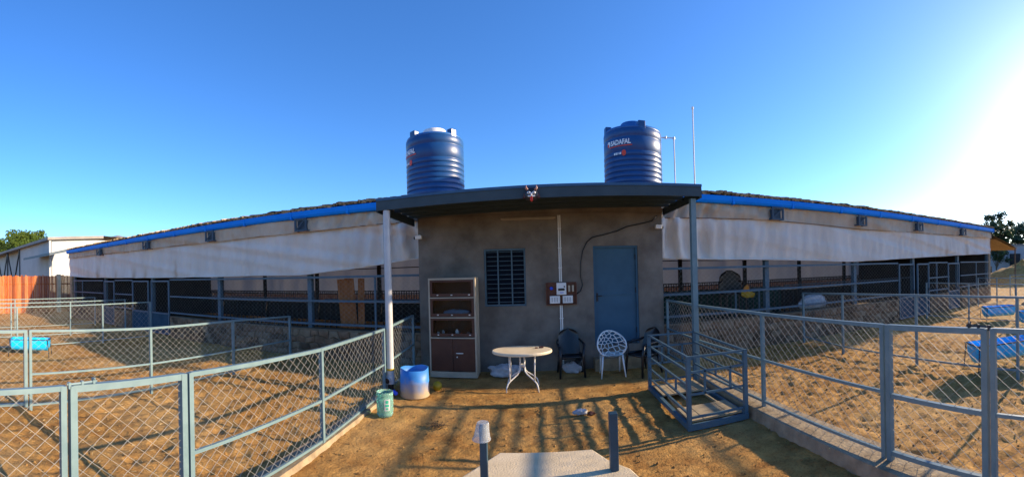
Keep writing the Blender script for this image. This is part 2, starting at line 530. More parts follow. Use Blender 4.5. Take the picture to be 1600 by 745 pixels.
# straw bits
b = MB()
for i in range(1800):
    x, y = rnd.choice([-1, 1]) * rnd.uniform(2.9, 9), rnd.uniform(1.5, 8.8)
    z = float(ground_z(np.array([x]), np.array([y]))[0]) + .008
    a, l = rnd.random() * 6.28, rnd.uniform(.03, .09)
    dx, dy = math.cos(a) * l, math.sin(a) * l
    px, py = -math.sin(a) * .003, math.cos(a) * .003
    b.add([(x - px, y - py, z), (x + px, y + py, z), (x + dx + px, y + dy + py, z + rnd.uniform(0, .02)), (x + dx - px, y + dy - py, z + .004)], [(0, 1, 2, 3)])
tag(b.build('straw_litter', 'straw'), 'bits of straw scattered over the pens', 'straw', kind='stuff')

# raised concrete platform the photographer stands on
b = MB().prism([(-.46, 3.62), (-.40, 3.72), (.47, 3.72), (.58, 3.49), (.74, 3.28), (.80, 3.05), (.80, -1.5), (-.85, -1.5), (-.85, 2.95)], 0, .5)
o = b.build('concrete_platform', 'concrete', bevel=.015)
tag(o, 'raised pale concrete platform with chamfered front corners', kind='structure')

# kerbs under the two near fences
b = MB().add([(2.84, 6.75, -.05), (3.30, 6.75, -.05), (3.30, 6.75, .13), (2.87, 6.75, .14), (2.98, -.5, -.05), (3.5, -.5, -.05), (3.5, -.5, .14), (3.01, -.5, .15)],
             [(0, 1, 2, 3), (7, 6, 5, 4), (3, 2, 6, 7), (0, 3, 7, 4), (1, 5, 6, 2)])
tag(b.build('kerb', 'kerb'), 'worn concrete kerb under the right hand fence', kind='structure')
b = MB().add([(-2.66, 7.0, -.05), (-2.90, 7.0, -.05), (-2.90, 7.0, .04), (-2.68, 7.0, .05), (-2.60, 2.3, -.05), (-2.9, 2.3, -.05), (-2.9, 2.3, .04), (-2.63, 2.3, .05)],
             [(3, 2, 1, 0), (4, 5, 6, 7), (7, 6, 2, 3), (4, 7, 3, 0), (2, 6, 5, 1)])
tag(b.build('kerb', 'kerb'), 'low concrete kerb under the left hand fence', kind='structure')

# ------------------------------------------------------------------ chain link fences
def chainlink(p0, p1, z00, z01, z10, z11, w=.075, s=.06, r=.0019):
    """zigzag wires between two verticals; z00/z01 bottom/top at p0, z10/z11 at p1"""
    p0, p1 = Vector((*p0, 0)), Vector((*p1, 0))
    L = (p1 - p0).length
    d = (p1 - p0) / L
    nrm = Vector((-d.y, d.x, 0))
    b = MB()
    n = max(1, int(round(L / w)))
    w = L / n
    for i in range(n):
        t = (i + .5) / n
        zb, zt = z00 + (z10 - z00) * t, z01 + (z11 - z01) * t
        m = int((zt - zb) / s)
        prev = None
        for k in range(m + 1):
            side = (k + i) % 2
            x = (i + side) * w
            z = zb + (zt - zb) * k / m
            c = p0 + d * x + Vector((0, 0, z)) + nrm * (r if side else -r)
            o = len(b.v)
            e = d * r * 1.2
            b.v += [tuple(c + e + nrm * r), tuple(c - e + nrm * r), tuple(c - e - nrm * r), tuple(c + e - nrm * r)]
            if prev is not None:
                b.f += [(prev + q, prev + (q + 1) % 4, o + (q + 1) % 4, o + q) for q in range(4)]
            prev = o
    return b

def fence(name, label, posts, rails, m='blue', psize=.05, group=None, mid=True, w=.075, s=.06, r=.0019, rail=.041, skip_mesh=()):
    """posts: (x, y, top z); rails: heights of lower rails as fraction or absolute"""
    x, y, z = posts[0]
    root = empty(name, (x, y, 0), label, 'fence', group)
    for (x, y, z) in posts:
        MB().ext(x - psize / 2, x + psize / 2, y - psize / 2, y + psize / 2, -.1, z - .002).build('post', m, root)
    for i in range(len(posts) - 1):
        a, c = posts[i], posts[i + 1]
        MB().beam((a[0], a[1], a[2] - rail * .45), (c[0], c[1], c[2] - rail * .45), rail * 1.1, rail).build('top_rail', m, root)
        for h in rails:
            ha = h if h < 0.3 else h * a[2] / posts[0][2]
            hc = h if h < 0.3 else h * c[2] / posts[0][2]
            MB().beam((a[0], a[1], ha), (c[0], c[1], hc), rail * .75, rail * .8).build('rail', m, root)
        if i not in skip_mesh:
            chainlink((a[0], a[1]), (c[0], c[1]), .09, a[2] - rail, .09, c[2] - rail, w, s, r).build('chain_link_mesh', 'wire', root, kind='stuff')
    return root

def gate(name, label, a, c, rails, m='blue', st=.06, latch=None, w=.075, s=.06, r=.0019, cat='gate', panel=0.0):
    """a framed chain link gate leaf from a to c, each (x, y, top z)"""
    root = empty(name, (a[0], a[1], 0), label, cat)
    for p in (a, c):
        MB().ext(p[0] - st / 2, p[0] + st / 2, p[1] - st / 2, p[1] + st / 2, .05, p[2] - .004).build('stile', m, root)
    MB().beam((a[0], a[1], a[2] - st * .45), (c[0], c[1], c[2] - st * .45), st * .92, st * .9).build('top_rail', m, root)
    for h in rails:
        MB().beam((a[0], a[1], h), (c[0], c[1], h), st * .7, st * .75).build('rail', m, root)
    chainlink((a[0], a[1]), (c[0], c[1]), .12, a[2] - st, .12, c[2] - st, w, s, r).build('chain_link_mesh', 'wire', root, kind='stuff')
    if latch:
        (y0, y1, x, z, m2) = latch
        b = MB().tube([(x, y0, z + .02), (x, y1, z + .02)], .009, 8)
        b.box((x, y0 + .02, z + .012), (.03, .02, .05)).box((x, (y0 + y1) / 2, z + .012), (.03, .02, .05)).box((x, y1 - .03, z + .018), (.035, .02, .06))
        b.tube([(x, y1 - .03, z + .03), (x + .03, y1 - .03, z + .05)], .008, 6)
        b.build('latch', m2, root)
    return root

# left of the yard
fence('chain_link_fence', 'sunlit pale blue chain link fence running from the left gate to the house wall',
      [(-2.775, 2.29, 1.355), (-2.70, 4.40, 1.262), (-2.765, 6.68, 1.215), (-2.83, 8.62, 1.26)], [.07, .63], r=.0021)
gate('fence_gate', 'narrow pale blue chain link gate with a latch on its top rail', (-2.905, 1.215, 1.375), (-2.785, 2.215, 1.357), [.08],
     latch=(1.16, 1.42, -2.89, 1.365, 'blue'))
fence('chain_link_fence', 'pale blue chain link fence panel at the left photo edge beside the latched gate',
      [(-2.925, 1.14, 1.372), (-3.05, -.35, 1.37)], [.08])
fence('chain_link_fence', 'second pale blue chain link fence left of the yard, in front of the blue trough',
      [(-6.53, 1.955, 1.355), (-6.41, 4.32, 1.262), (-6.31, 6.5, 1.235), (-6.20, 8.55, 1.16)], [.08, .60])
gate('fence_gate', 'pale blue chain link leaf hung at the far left double post before the trough', (-6.69, .40, 1.37), (-6.55, 1.875, 1.357), [.10])
for (x, ys, zt, lab) in ((-12.3, (1.0, 2.35, 3.25, 6.3, 8.3), 1.36, 'pale blue chain link fence directly behind the left blue trough'),
                         (-14.5, (1.0, 3.6, 6.0, 8.5), 1.36, 'pale chain link fence second behind the left blue trough'),
                         (-17.4, (1.5, 4.5, 8.5), 1.36, 'farthest pale chain link fence before the orange timber palisade')):
    fence('chain_link_fence', lab, [(x, y, zt) for y in ys], [.1], w=.10, s=.09, r=.0018, rail=.036)

# right of the yard
fence('chain_link_fence', 'shaded blue chain link fence from the house corner past the steel cage on the right',
      [(2.90, 8.62, 1.46), (2.93, 6.98, 1.475), (3.08, 4.88, 1.505), (3.165, 2.69, 1.555)], [.21, .79])
gate('fence_gate', 'shaded blue chain link gate with latch at the right photo edge', (3.17, 2.61, 1.558), (3.215, 1.535, 1.598), [.22, .82],
     latch=(1.47, 1.72, 3.21, 1.59, 'black_steel'))
fence('chain_link_fence', 'blue chain link panel running out of the right photo edge',
      [(3.22, 1.455, 1.60), (3.32, -.3, 1.62)], [.16, .82])
fence('chain_link_fence', 'second shaded blue chain link fence on the right, between bare sand and near trough',
      [(6.90, 8.75, 1.40), (6.72, 6.98, 1.47), (6.80, 4.84, 1.52), (6.85, 2.6, 1.54), (6.9, .8, 1.54)], [.16])
for (x, ys, zt, lab) in ((12.8, (8.6, 6.75, 4.9, 3.0), 1.40, 'third blue chain link fence on the right in front of the far trough'),
                         (17.3, (8.6, 7.6, 5.6, 3.5), 1.40, 'fourth blue chain link fence on the right near the sand heap'),
                         (21.5, (8.6, 6.2, 3.5), 1.40, 'farthest blue chain link fence on the right')):
    fence('chain_link_fence', lab, [(x, y, zt) for y in ys], [.12], w=.10, s=.09, r=.0018, rail=.036)

# ------------------------------------------------------------------ barn
BL, BR = -22.1, 20.0
FY = 9.2
barn = empty('livestock_barn', (0, FY, 0), 'long low barn with white cloth curtains, blue gutter and thatched roof', 'barn')
posts_x = [-21.75, -17.8, -13.6, -9.62, -6.02, 6.05, 9.55, 12.9, 16.55, 19.85]
for x in posts_x:
    MB().box((x, FY + .14, 1.9), (.13, .13, 3.8)).build('post', 'shaded_blue', barn)
# roof: thatch over sheets, low pitch
def roof_fn(u, v):
    x = BL - .15 + (BR - BL + .35) * u
    y = 8.98 + v * 8.6
    z = 4.0 + (.62 * (1 - abs(v - .5) * 2))
    z += .05 * n1(x * 1.7, 3) + .07 * vn(x * 5., y * 4., 9) + .05 * vn(x * 13., y * 11., 10)
    return (x, y, z + .05)
MB().grid(roof_fn, 420, 22).build('roof', 'thatch', barn)
MB().add([(BL, 9.0, 3.97), (BR, 9.0, 3.97), (BR, 13.28, 4.55), (BL, 13.28, 4.55), (BR, 17.5, 3.97), (BL, 17.5, 3.97)],
         [(0, 1, 2, 3), (3, 2, 4, 5)]).build('roof_sheet', 'sheet_grey', barn)
# thatch fringe hanging at the eave
b = MB()
x = BL
while x < BR:
    if not (-2.95 < x < 2.95):
        z = 4.02 + .03 * n1(x * 1.1, 33) + rnd.uniform(-.012, .03)
        y = 8.99 + rnd.uniform(-.02, .04)
        b.beam((x, y + .3, z + .06), (x + rnd.uniform(-.05, .05), y - rnd.uniform(-.01, .05), z + rnd.uniform(-.02, .02)), .07 * rnd.uniform(.5, 1.5), .05 * rnd.uniform(.6, 1.4))
    x += rnd.uniform(.02, .045)
b.build('thatch_edge', 'thatch', barn, kind='stuff')
# gutter sections
def gutter(x0, x1):
    prof = [(9.16, 3.965), (9.15, 3.83), (9.11, 3.785), (9.04, 3.775), (8.98, 3.795), (8.955, 3.85), (8.95, 3.97)]
    b = MB()
    n = len(prof)
    vs = [(x0, y, z) for y, z in prof] + [(x1, y, z) for y, z in prof] + [(x0, y + .008, z + .008) for y, z in prof] + [(x1, y + .008, z + .008) for y, z in prof]
    fs = []
    for i in range(n - 1):
        fs += [(i, i + 1, n + i + 1, n + i), (2 * n + i, 3 * n + i, 3 * n + i + 1, 2 * n + i + 1)]
    b.add(vs, fs)
    # joint collar
    b.ext(x1 - .03, x1 + .03, 8.94, 8.952, 3.78, 3.975)
    b.ext(x1 - .03, x1 + .03, 8.96, 9.14, 3.764, 3.774)
    return b
for (a, c) in ((BL - .1, -2.86), (2.98, BR + .05)):
    n = int(round((c - a) / 1.82))
    for i in range(n):
        gutter(a + (c - a) * i / n, a + (c - a) * (i + 1) / n - .004).build('gutter_section', 'gutter', barn)
# brackets under the gutter
for x in (-17.76, -13.5, -9.65, -6.02, 6.2, 9.57, 12.88, 16.5):
    b = MB()
    for dx in (-.17, .17):
        b.beam((x + dx, 8.90, 3.77), (x + dx, 8.90, 3.42), .045, .05).beam((x + dx, 8.88, 3.44), (x + dx, 9.2, 3.44), .04, .04)
    b.beam((x - .15, 8.90, 3.44), (x + .15, 8.90, 3.44), .05, .045).beam((x - .15, 8.90, 3.745), (x + .15, 8.90, 3.745), .05, .045)
    b.beam((x - .15, 8.90, 3.46), (x + .15, 8.90, 3.73), .03, .03)
    b.ext(x - .14, x + .14, 8.97, 9.06, 3.47, 3.72)
    b.build('truss_bracket', 'bracket', barn)
# hanging cloth
Z_BOT = [(-22.2, 2.46), (-20, 2.35), (-15.2, 2.29), (-9.5, 2.25), (-6.1, 2.26), (-4.4, 2.40), (-2.78, 2.58), (2.98, 2.41), (6, 2.35), (9.5, 2.26), (12.8, 2.39), (16, 2.50), (20, 2.62)]
Z_SEAM = [(-22.2, 3.52), (-9.5, 3.42), (-6, 3.43), (-2.8, 3.47), (2.9, 3.40), (6, 3.44), (9.8, 3.33), (20, 3.46)]
def lerp(t, x): return float(np.interp(x, [p[0] for p in t], [p[1] for p in t]))
def cloth(x0, x1, ztop, zbot, y0, fold, seed, nu, nv):
    w = np.linspace(x0, x1, nu + 1)
    def fn(u, v):
        x = x0 + (x1 - x0) * u
        zt, zb = ztop(x), zbot(x)
        z = zt + (zb - zt) * v
        k = math.exp(-max(0, abs(x) - 2.9) / 1.6)                       # gathers close to the house
        amp = fold * (.32 + .9 * k)
        ph = 2.2 * n1(x * .6 + v * .5, seed)
        y = y0 + amp * math.sin(v * math.pi * .8 + .2) * (math.sin(x * 15 + 4 * ph) * (.3 + k) + 1.6 * n1(x * 2.6 - v * .9, seed + 1) + .9 * n1(x * 6.5 + v * 1.6, seed + 2))
        y += .03 * n1(z * 5 + x * .8, seed + 3) * fold / .03
        z += .02 * n1(x * 1.3, seed + 4) * v
        return (x, y, z)
    return MB().grid(fn, nu, nv)
for (a, c, sd) in ((BL, -2.69, 11), (2.85, BR - .05, 21)):
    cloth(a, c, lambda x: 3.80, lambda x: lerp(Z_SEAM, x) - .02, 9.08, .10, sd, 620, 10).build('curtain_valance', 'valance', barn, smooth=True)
    cur = cloth(a, c, lambda x: lerp(Z_SEAM, x), lambda x: lerp(Z_BOT, x), 9.135, .11, sd + 5, 760, 20).build('front_curtain', 'curtain', barn, smooth=True)
    nseg = 60
    MB().tube([(a + (c - a) * i / nseg, 9.125, lerp(Z_BOT, a + (c - a) * i / nseg) - .01 + .02 * n1((a + (c - a) * i / nseg) * 1.3, sd + 9)) for i in range(nseg + 1)], .018, 6).build('hem', 'curtain', cur)
    MB().tube([(a + (c - a) * i / nseg, 9.085, lerp(Z_SEAM, a + (c - a) * i / nseg) - .01) for i in range(nseg + 1)], .007, 5).build('seam_cord', 'brown_item', cur)
# back side: curtain, railing, dwarf wall, posts
BY = 17.3
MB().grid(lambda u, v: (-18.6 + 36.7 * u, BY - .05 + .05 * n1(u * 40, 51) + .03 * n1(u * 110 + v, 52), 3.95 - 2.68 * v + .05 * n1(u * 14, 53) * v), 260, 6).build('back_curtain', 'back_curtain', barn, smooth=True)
for k in range(13):
    x = -20.8 + k * 3.4
    MB().box((x, BY - .25, 2.1), (.16, .14, 4.2)).build('back_post', 'black_steel', barn)
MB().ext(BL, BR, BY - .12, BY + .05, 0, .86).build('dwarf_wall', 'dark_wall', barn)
b = MB()
for z in (.95, 1.30, 1.42):
    b.beam((BL, BY - .16, z), (BR, BY - .16, z), .05, .05)
x = BL
while x < BR:
    b.beam((x, BY - .16, .87), (x, BY - .16, 1.42), .045, .03)
    x += .12
b.build('back_railing', 'black_steel', barn, kind='stuff')
MB().tube([(BL, BY - .3, 2.55), (-8, BY - .3, 2.48), (0, BY - .3, 2.52), (9, BY - .3, 2.46), (BR, BY - .3, 2.52)], .02, 6).build('stay_wire', 'black_steel', barn)
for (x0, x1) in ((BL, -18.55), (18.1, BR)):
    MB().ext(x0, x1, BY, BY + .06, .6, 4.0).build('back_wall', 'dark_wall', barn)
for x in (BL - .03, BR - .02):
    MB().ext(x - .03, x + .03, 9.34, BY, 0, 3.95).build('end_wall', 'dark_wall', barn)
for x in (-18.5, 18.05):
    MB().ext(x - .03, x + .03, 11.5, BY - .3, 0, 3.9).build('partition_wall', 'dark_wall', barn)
bw = MB().ext(-45, 45, 20.4, 20.65, -.1, 1.55).build('added_dimming_wall', 'stone')  # added wall, dims the bright strip of ground behind the back railing
tag(bw, 'added low brown wall dimming the view through the railing behind the barn', 'wall')
# concrete corner pillars
MB().ext(BL - .14, BL + .16, 9.22, 9.5, 0, 3.85).build('corner_pillar', 'kerb', barn)
MB().ext(BR - .1, BR + .14, 9.22, 9.46, 0, 3.85).build('corner_pillar', 'kerb', barn)
# front railing of the barn with wire
def barn_rails(x0, x1, low=.93):
    for z in (2.16, 1.52, low):
        MB().beam((x0, FY, z), (x1, FY, z), .05, .055).build('front_rail', 'shaded_blue', barn)
for (x0, x1) in ((-21.7, -17.87), (-16.62, -15.02), (-12.25, -2.72), (2.87, 11.78), (13.9, 15.4), (16.62, 19.8)):
    barn_rails(x0, x1, .90 if x1 < 0 else .98)
for (x0, x1) in ((-12.25, -2.72), (2.87, 11.78)):
    chainlink((x0, FY - .03), (x1, FY - .03), .86, 2.15, .86, 2.15, .075, .06, .0015).build('chain_link_mesh', 'wire', barn, kind='stuff')
for (x0, x1) in ((-21.7, -17.87), (-16.62, -15.02), (13.9, 15.4), (16.62, 19.8)):
    chainlink((x0, FY - .03), (x1, FY - .03), .86, 2.15, .86, 2.15, .10, .09, .0016).build('chain_link_mesh', 'wire', barn, kind='stuff')
for x in (-20.4, -4.0, 18.3, 14.5):
    MB().beam((x, FY, .8), (x, FY, 2.13), .045, .05).build('mullion', 'shaded_blue', barn)
# thin upright bars of inner pens
def pen_railing(x0, x1, y, label, net=None):
    root = empty('pen_railing', (x0, y, 0), label, 'railing', 'pen railings inside the barn')
    for z in (.35, 1.45):
        MB().beam((x0, y, z), (x1, y, z), .04, .04).build('rail', 'bracket', root)
    b = MB()
    x = x0
    while x <= x1:
        b.beam((x, y, .05), (x, y, 1.45), .022, .022)
        x += .20
    b.build('bars', 'black_steel', root, kind='stuff')
    if net:
        MB().grid(lambda u, v: (net[0] + (net[1] - net[0]) * u, y + .03 + .02 * n1(u * 30, 61), .1 + net[2] * v + .04 * n1(u * 20, 62)), 60, 4).build('shade_net', 'net_green', root, smooth=True)
pen_railing(-12.0, -7.0, 11.2, 'dark blue barred pen railing inside the barn at left')
pen_railing(-6.5, -2.8, 10.9, 'dark barred pen railing inside the barn behind the leaning boards')
pen_railing(3.1, 7.9, 10.8, 'barred pen railing with dark green net inside the barn right of the door', (3.1, 7.6, 1.4))
pen_railing(8.3, 16.0, 11.6, 'dark barred pen railing inside the barn behind the white sack')

# barn gates with solid lower sheets
def barn_gate(x0, x1, label):
    root = empty('barn_gate', ((x0 + x1) / 2, FY, 0), label, 'gate', 'blue framed gates of the barn front')
    for x in (x0 + .03, x1 - .03):
        MB().beam((x, FY - .02, .05), (x, FY - .02, 2.14), .06, .05).build('stile', 'shaded_blue', root)
    for z in (.06, .84, 2.11):
        MB().beam((x0 + .06, FY - .02, z), (x1 - .06, FY - .02, z), .045, .06).build('rail', 'shaded_blue', root)
    MB().ext(x0 + .06, x1 - .06, FY - .015, FY - .003, .09, .81).build('sheet_panel', 'gate_sheet', root)
    chainlink((x0 + .06, FY - .02), (x1 - .06, FY - .02), .86, 2.08, .86, 2.08, .10, .09, .0016).build('chain_link_mesh', 'wire', root, kind='stuff')
    MB().box((x1 - .06, FY - .055, 1.05), (.05, .03, .12)).build('bolt', 'black_steel', root)
barn_gate(-17.72, -16.65, 'blue barn gate nearest the left end of the barn')
barn_gate(-15.0, -13.70, 'left leaf of the double blue barn gate on the left')
barn_gate(-13.52, -12.28, 'right leaf of the double blue barn gate on the left')
barn_gate(11.80, 12.80, 'left leaf of the double blue barn gate on the right')
barn_gate(13.0, 13.86, 'right leaf of the double blue barn gate on the right')
barn_gate(15.42, 16.46, 'blue barn gate nearest the right end of the barn')

# ------------------------------------------------------------------ dwarf stone walls of the barn front
def stone_wall(x0, x1, h, label, single=True, group=None):
    root = empty('stone_wall', ((x0 + x1) / 2, 9.3, 0), label, 'stone wall', group)
    MB().ext(x0, x1, 9.14, 9.42, -.05, h - .015).build('mortar', 'mortar', root)
    n = int((x1 - x0) / .30)
    rows = 4
    # jittered lattice in brick bond
    pts = {}
    for r in range(rows + 1):
        for i in range(n * 2 + 1):
            jx = 0 if i in (0, n * 2) else rnd.uniform(-.05, .05)
            jz = 0 if r in (0, rows) else rnd.uniform(-.045, .045)
            pts[(r, i)] = (x0 + (x1 - x0) * i / (2 * n) + jx, h * r / rows + jz)
    joined = MB()
    for r in range(rows):
        off = r % 2
        i = -off
        while i < n * 2:
            ia, ib = max(0, i), min(n * 2, i + 2)
            if ib > ia:
                im = (ia + ib) // 2
                ring = [pts[(r, ia)], pts[(r, im)], pts[(r, ib)], pts[(r + 1, ib)], pts[(r + 1, im)], pts[(r + 1, ia)]]
                if ib - ia == 1:
                    ring = [pts[(r, ia)], pts[(r, ib)], pts[(r + 1, ib)], pts[(r + 1, ia)]]
                cx = sum(p[0] for p in ring) / len(ring)
                cz = sum(p[1] for p in ring) / len(ring)
                sh = lambda p, k: (cx + (p[0] - cx) * k, cz + (p[1] - cz) * k)
                d = rnd.uniform(.012, .05)
                m = len(ring)
                vs, fs = [], []
                for (k, y) in ((.93, 9.15), (.90, 9.14 - d * .5), (.66, 9.14 - d)):
                    for p in ring:
                        q = sh(p, k * rnd.uniform(.96, 1.0))
                        vs.append((q[0], y + rnd.uniform(-.006, .006), q[1]))
                vs.append((cx, 9.14 - d - rnd.uniform(0, .012), cz))
                for a in range(2):
                    for k in range(m):
                        l = (k + 1) % m
                        fs.append((a * m + k, a * m + l, (a + 1) * m + l, (a + 1) * m + k))
                for k in range(m):
                    fs.append((2 * m + k, 2 * m + (k + 1) % m, 3 * m))
                if single:
                    MB().add(vs, fs).build('stone', rnd.choice(['stone', 'stone', 'stone', 'stone_pale', 'stone_dark']), root)
                else:
                    joined.add(vs, fs)
            i += 2
    if not single:
        joined.build('stones', 'stone', root, kind='stuff')
    MB().ext(x0, x1, 9.115, 9.44, h - .012, h + .035).build('coping', 'mortar', root)
stone_wall(-12.2, -2.75, .74, 'shaded rubble stone wall under the barn front left of the house')
stone_wall(2.9, 11.74, .78, 'shaded rubble stone wall under the barn front right of the house')
stone_wall(-16.6, -15.05, .74, 'short stone wall between the left barn gates', False)
stone_wall(-21.7, -17.9, .74, 'stone wall at the left end of the barn front', False)
stone_wall(13.9, 15.36, .78, 'short stone wall between the right barn gates', False)
stone_wall(16.64, 19.8, .78, 'stone wall at the right end of the barn front', False)

# ------------------------------------------------------------------ house
HX0, HX1, HY = -2.68, 2.84, 8.70
house = empty('pump_house', (0, HY, 0), 'flat roofed cement plastered room with blue door and barred window', 'house')
DX0, DX1, DZ0, DZ1 = 1.23, 2.25, .50, 2.71
WX0, WX1, WZ0, WZ1 = -1.18, -.26, 1.43, 2.70
b = MB()      # front wall with openings
def wall_piece(x0, x1, z0, z1): b.ext(x0, x1, HY, HY + .2, z0, z1)
xs = [HX0, WX0, WX1, DX0, DX1, HX1]
wall_piece(HX0, WX0, -.1, 3.45)
wall_piece(WX0, WX1, -.1, WZ0); wall_piece(WX0, WX1, WZ1, 3.45)
wall_piece(WX1, DX0, -.1, 3.45)
wall_piece(DX0, DX1, -.1, DZ0); wall_piece(DX0, DX1, DZ1, 3.45)
wall_piece(DX1, HX1, -.1, 3.45)
b.ext(HX0, HX0 + .2, HY + .2, 12.3, -.1, 3.45).ext(HX1 - .2, HX1, HY + .2, 12.3, -.1, 3.45).ext(HX0 + .2, HX1 - .2, 12.1, 12.3, -.1, 3.45)
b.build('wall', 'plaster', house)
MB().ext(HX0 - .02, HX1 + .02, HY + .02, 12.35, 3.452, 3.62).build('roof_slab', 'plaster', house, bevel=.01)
MB().ext(DX0 - .05, DX1 + .05, 8.42, HY - .004, -.05, .26).build('doorstep', 'kerb', house, bevel=.01)
d = MB().ext(DX0 + .03, DX1 - .03, HY + .07, HY + .11, DZ0 + .01, DZ1 - .03).build('door', 'door', house)
for (x0, x1, z0, z1) in ((DX0 + .002, DX0 + .045, DZ0, DZ1 - .002), (DX1 - .045, DX1 - .002, DZ0, DZ1 - .002), (DX0 + .046, DX1 - .046, DZ1 - .045, DZ1 - .002)):
    MB().ext(x0, x1, HY + .02, HY + .12, z0, z1).build('door_frame', 'door', d)
MB().ext(DX0 + .05, DX1 - .05, HY + .055, HY + .068, 1.60, 1.64).build('cross_rail', 'door', d)
MB().ext(DX0 + .06, DX0 + .10, HY + .045, HY + .068, 1.48, 1.66).tube([(DX0 + .08, HY + .05, 1.60), (DX0 + .08, HY + .02, 1.60), (DX0 + .18, HY + .02, 1.60)], .011, 8).build('handle', 'black_steel', d)
for z in (.8, 1.7, 2.45):
    MB().tube([(DX1 - .05, HY + .05, z - .06), (DX1 - .05, HY + .05, z + .06)], .014, 8).build('hinge', 'black_steel', d)
wd = empty('window', (0, 0, 0)); wd.parent = house; wd.matrix_parent_inverse = Matrix.Translation(-house.location)
b = MB().ext(WX0 + .002, WX0 + .04, HY + .03, HY + .09, WZ0 + .002, WZ1 - .002).ext(WX1 - .04, WX1 - .002, HY + .03, HY + .09, WZ0 + .002, WZ1 - .002)
b.ext(WX0 + .041, WX1 - .041, HY + .03, HY + .09, WZ0 + .002, WZ0 + .04).ext(WX0 + .041, WX1 - .041, HY + .03, HY + .09, WZ1 - .04, WZ1 - .002)
b.build('window_frame', 'blue_dark', wd)
for k in (1, 2):
    x = WX0 + (WX1 - WX0) * k / 3
    MB().ext(x - .014, x + .014, HY + .035, HY + .065, WZ0 + .041, WZ1 - .041).build('mullion', 'blue_dark', wd)
for k in range(12):
    z = WZ0 + .09 + (WZ1 - WZ0 - .16) * k / 11
    MB().beam((WX0 + .04, HY + .075, z), (WX1 - .04, HY + .075, z), .011, .011).build('bar', 'blue_dark', wd)
for k in range(3):
    x0, x1 = WX0 + .04 + (WX1 - WX0 - .08) * k / 3, WX0 + .04 + (WX1 - WX0 - .08) * (k + 1) / 3
    MB().ext(x0 + .003, x1 - .003, HY + .12, HY + .126, WZ0 + .003, WZ1 - .003).build('pane', 'window_dark', wd)

# ------------------------------------------------------------------ canopy in front of the house
can = empty('porch_canopy', (0, 6.8, 0), 'blue steel porch canopy with corrugated sheet on two posts', 'canopy')
tz = lambda x: .021 * x
CX0, CX1, CY0, CY1 = -2.86, 2.98, 6.72, 8.98
def corr(u, v):
    x = CX0 + (CX1 - CX0) * u
    y = CY0 + .02 + (CY1 - CY0 - .02) * v
    ph = (x * 6.5) % 1.0
    z = .026 if ph < .22 else (.026 * (1 - (ph - .22) / .08) if ph < .3 else (0 if ph < .92 else .026 * (ph - .92) / .08))
    return (x, y, 3.615 + tz(x) - .03 * v + z)
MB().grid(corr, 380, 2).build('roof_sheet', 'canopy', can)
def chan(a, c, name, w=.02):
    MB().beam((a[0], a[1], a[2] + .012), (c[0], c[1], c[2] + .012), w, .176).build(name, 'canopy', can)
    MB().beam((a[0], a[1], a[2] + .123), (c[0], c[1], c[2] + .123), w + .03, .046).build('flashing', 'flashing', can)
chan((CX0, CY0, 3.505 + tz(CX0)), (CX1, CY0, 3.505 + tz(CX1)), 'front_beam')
for x in (CX0, CX1):
    MB().beam((x, CY0 + .02, 3.49 + tz(x)), (x, CY1, 3.46 + tz(x)), .03, .17).build('side_beam', 'canopy', can)
for y in (7.15, 7.6, 8.05, 8.5):
    MB().beam((CX0 + .03, y, 3.54 + tz(CX0)), (CX1 - .03, y, 3.54 + tz(CX1)), .05, .08).build('purlin', 'canopy', can)
MB().ext(2.80, 2.90, 6.80, 6.90, -.1, 3.46).build('post', 'blue', can)
MB().ext(-2.81, -2.72, 6.90, 6.99, -.1, 3.33).build('post', 'blue', can)

# rain pipe
rp = empty('rain_pipe', (-2.66, 6.80, 0), 'grey plastic rain pipe in front of the left porch post', 'pipe')
MB().tube([(-2.685, 6.78, .22), (-2.685, 6.78, 3.37)], .066, 18).build('pipe', 'pvc', rp, smooth='auto')
MB().lathe([(.075, 0), (.075, .14), (.068, .16)], (-2.685, 6.78, .20), 18).tube([(-2.685, 6.80, .28), (-2.71, 6.66, .27)], .056, 16, cap=False).build('elbow', 'pvc', rp, smooth='auto')
MB().tube([(-2.707, 6.675, .271), (-2.7095, 6.662, .27)], .049, 16).build('opening', 'black_plastic', rp)
MB().tube([(-2.685, 6.78, .02), (-2.685, 6.78, .21)], .055, 14).tube([(-2.68, 6.72, .12), (-2.56, 6.62, .10)], .03, 12).build('socket', 'black_plastic', rp, smooth='auto')
MB().lathe([(.0685, 0), (.0705, .01), (.0705, .03), (.0685, .04)], (-2.685, 6.78, .44), 18).build('tape_band', 'yellow', rp)
MB().tube([(-2.58, 6.64, .10), (-2.50, 6.56, .095)], .034, 12).build('end_cap', 'blue_lamp', rp, smooth='auto')

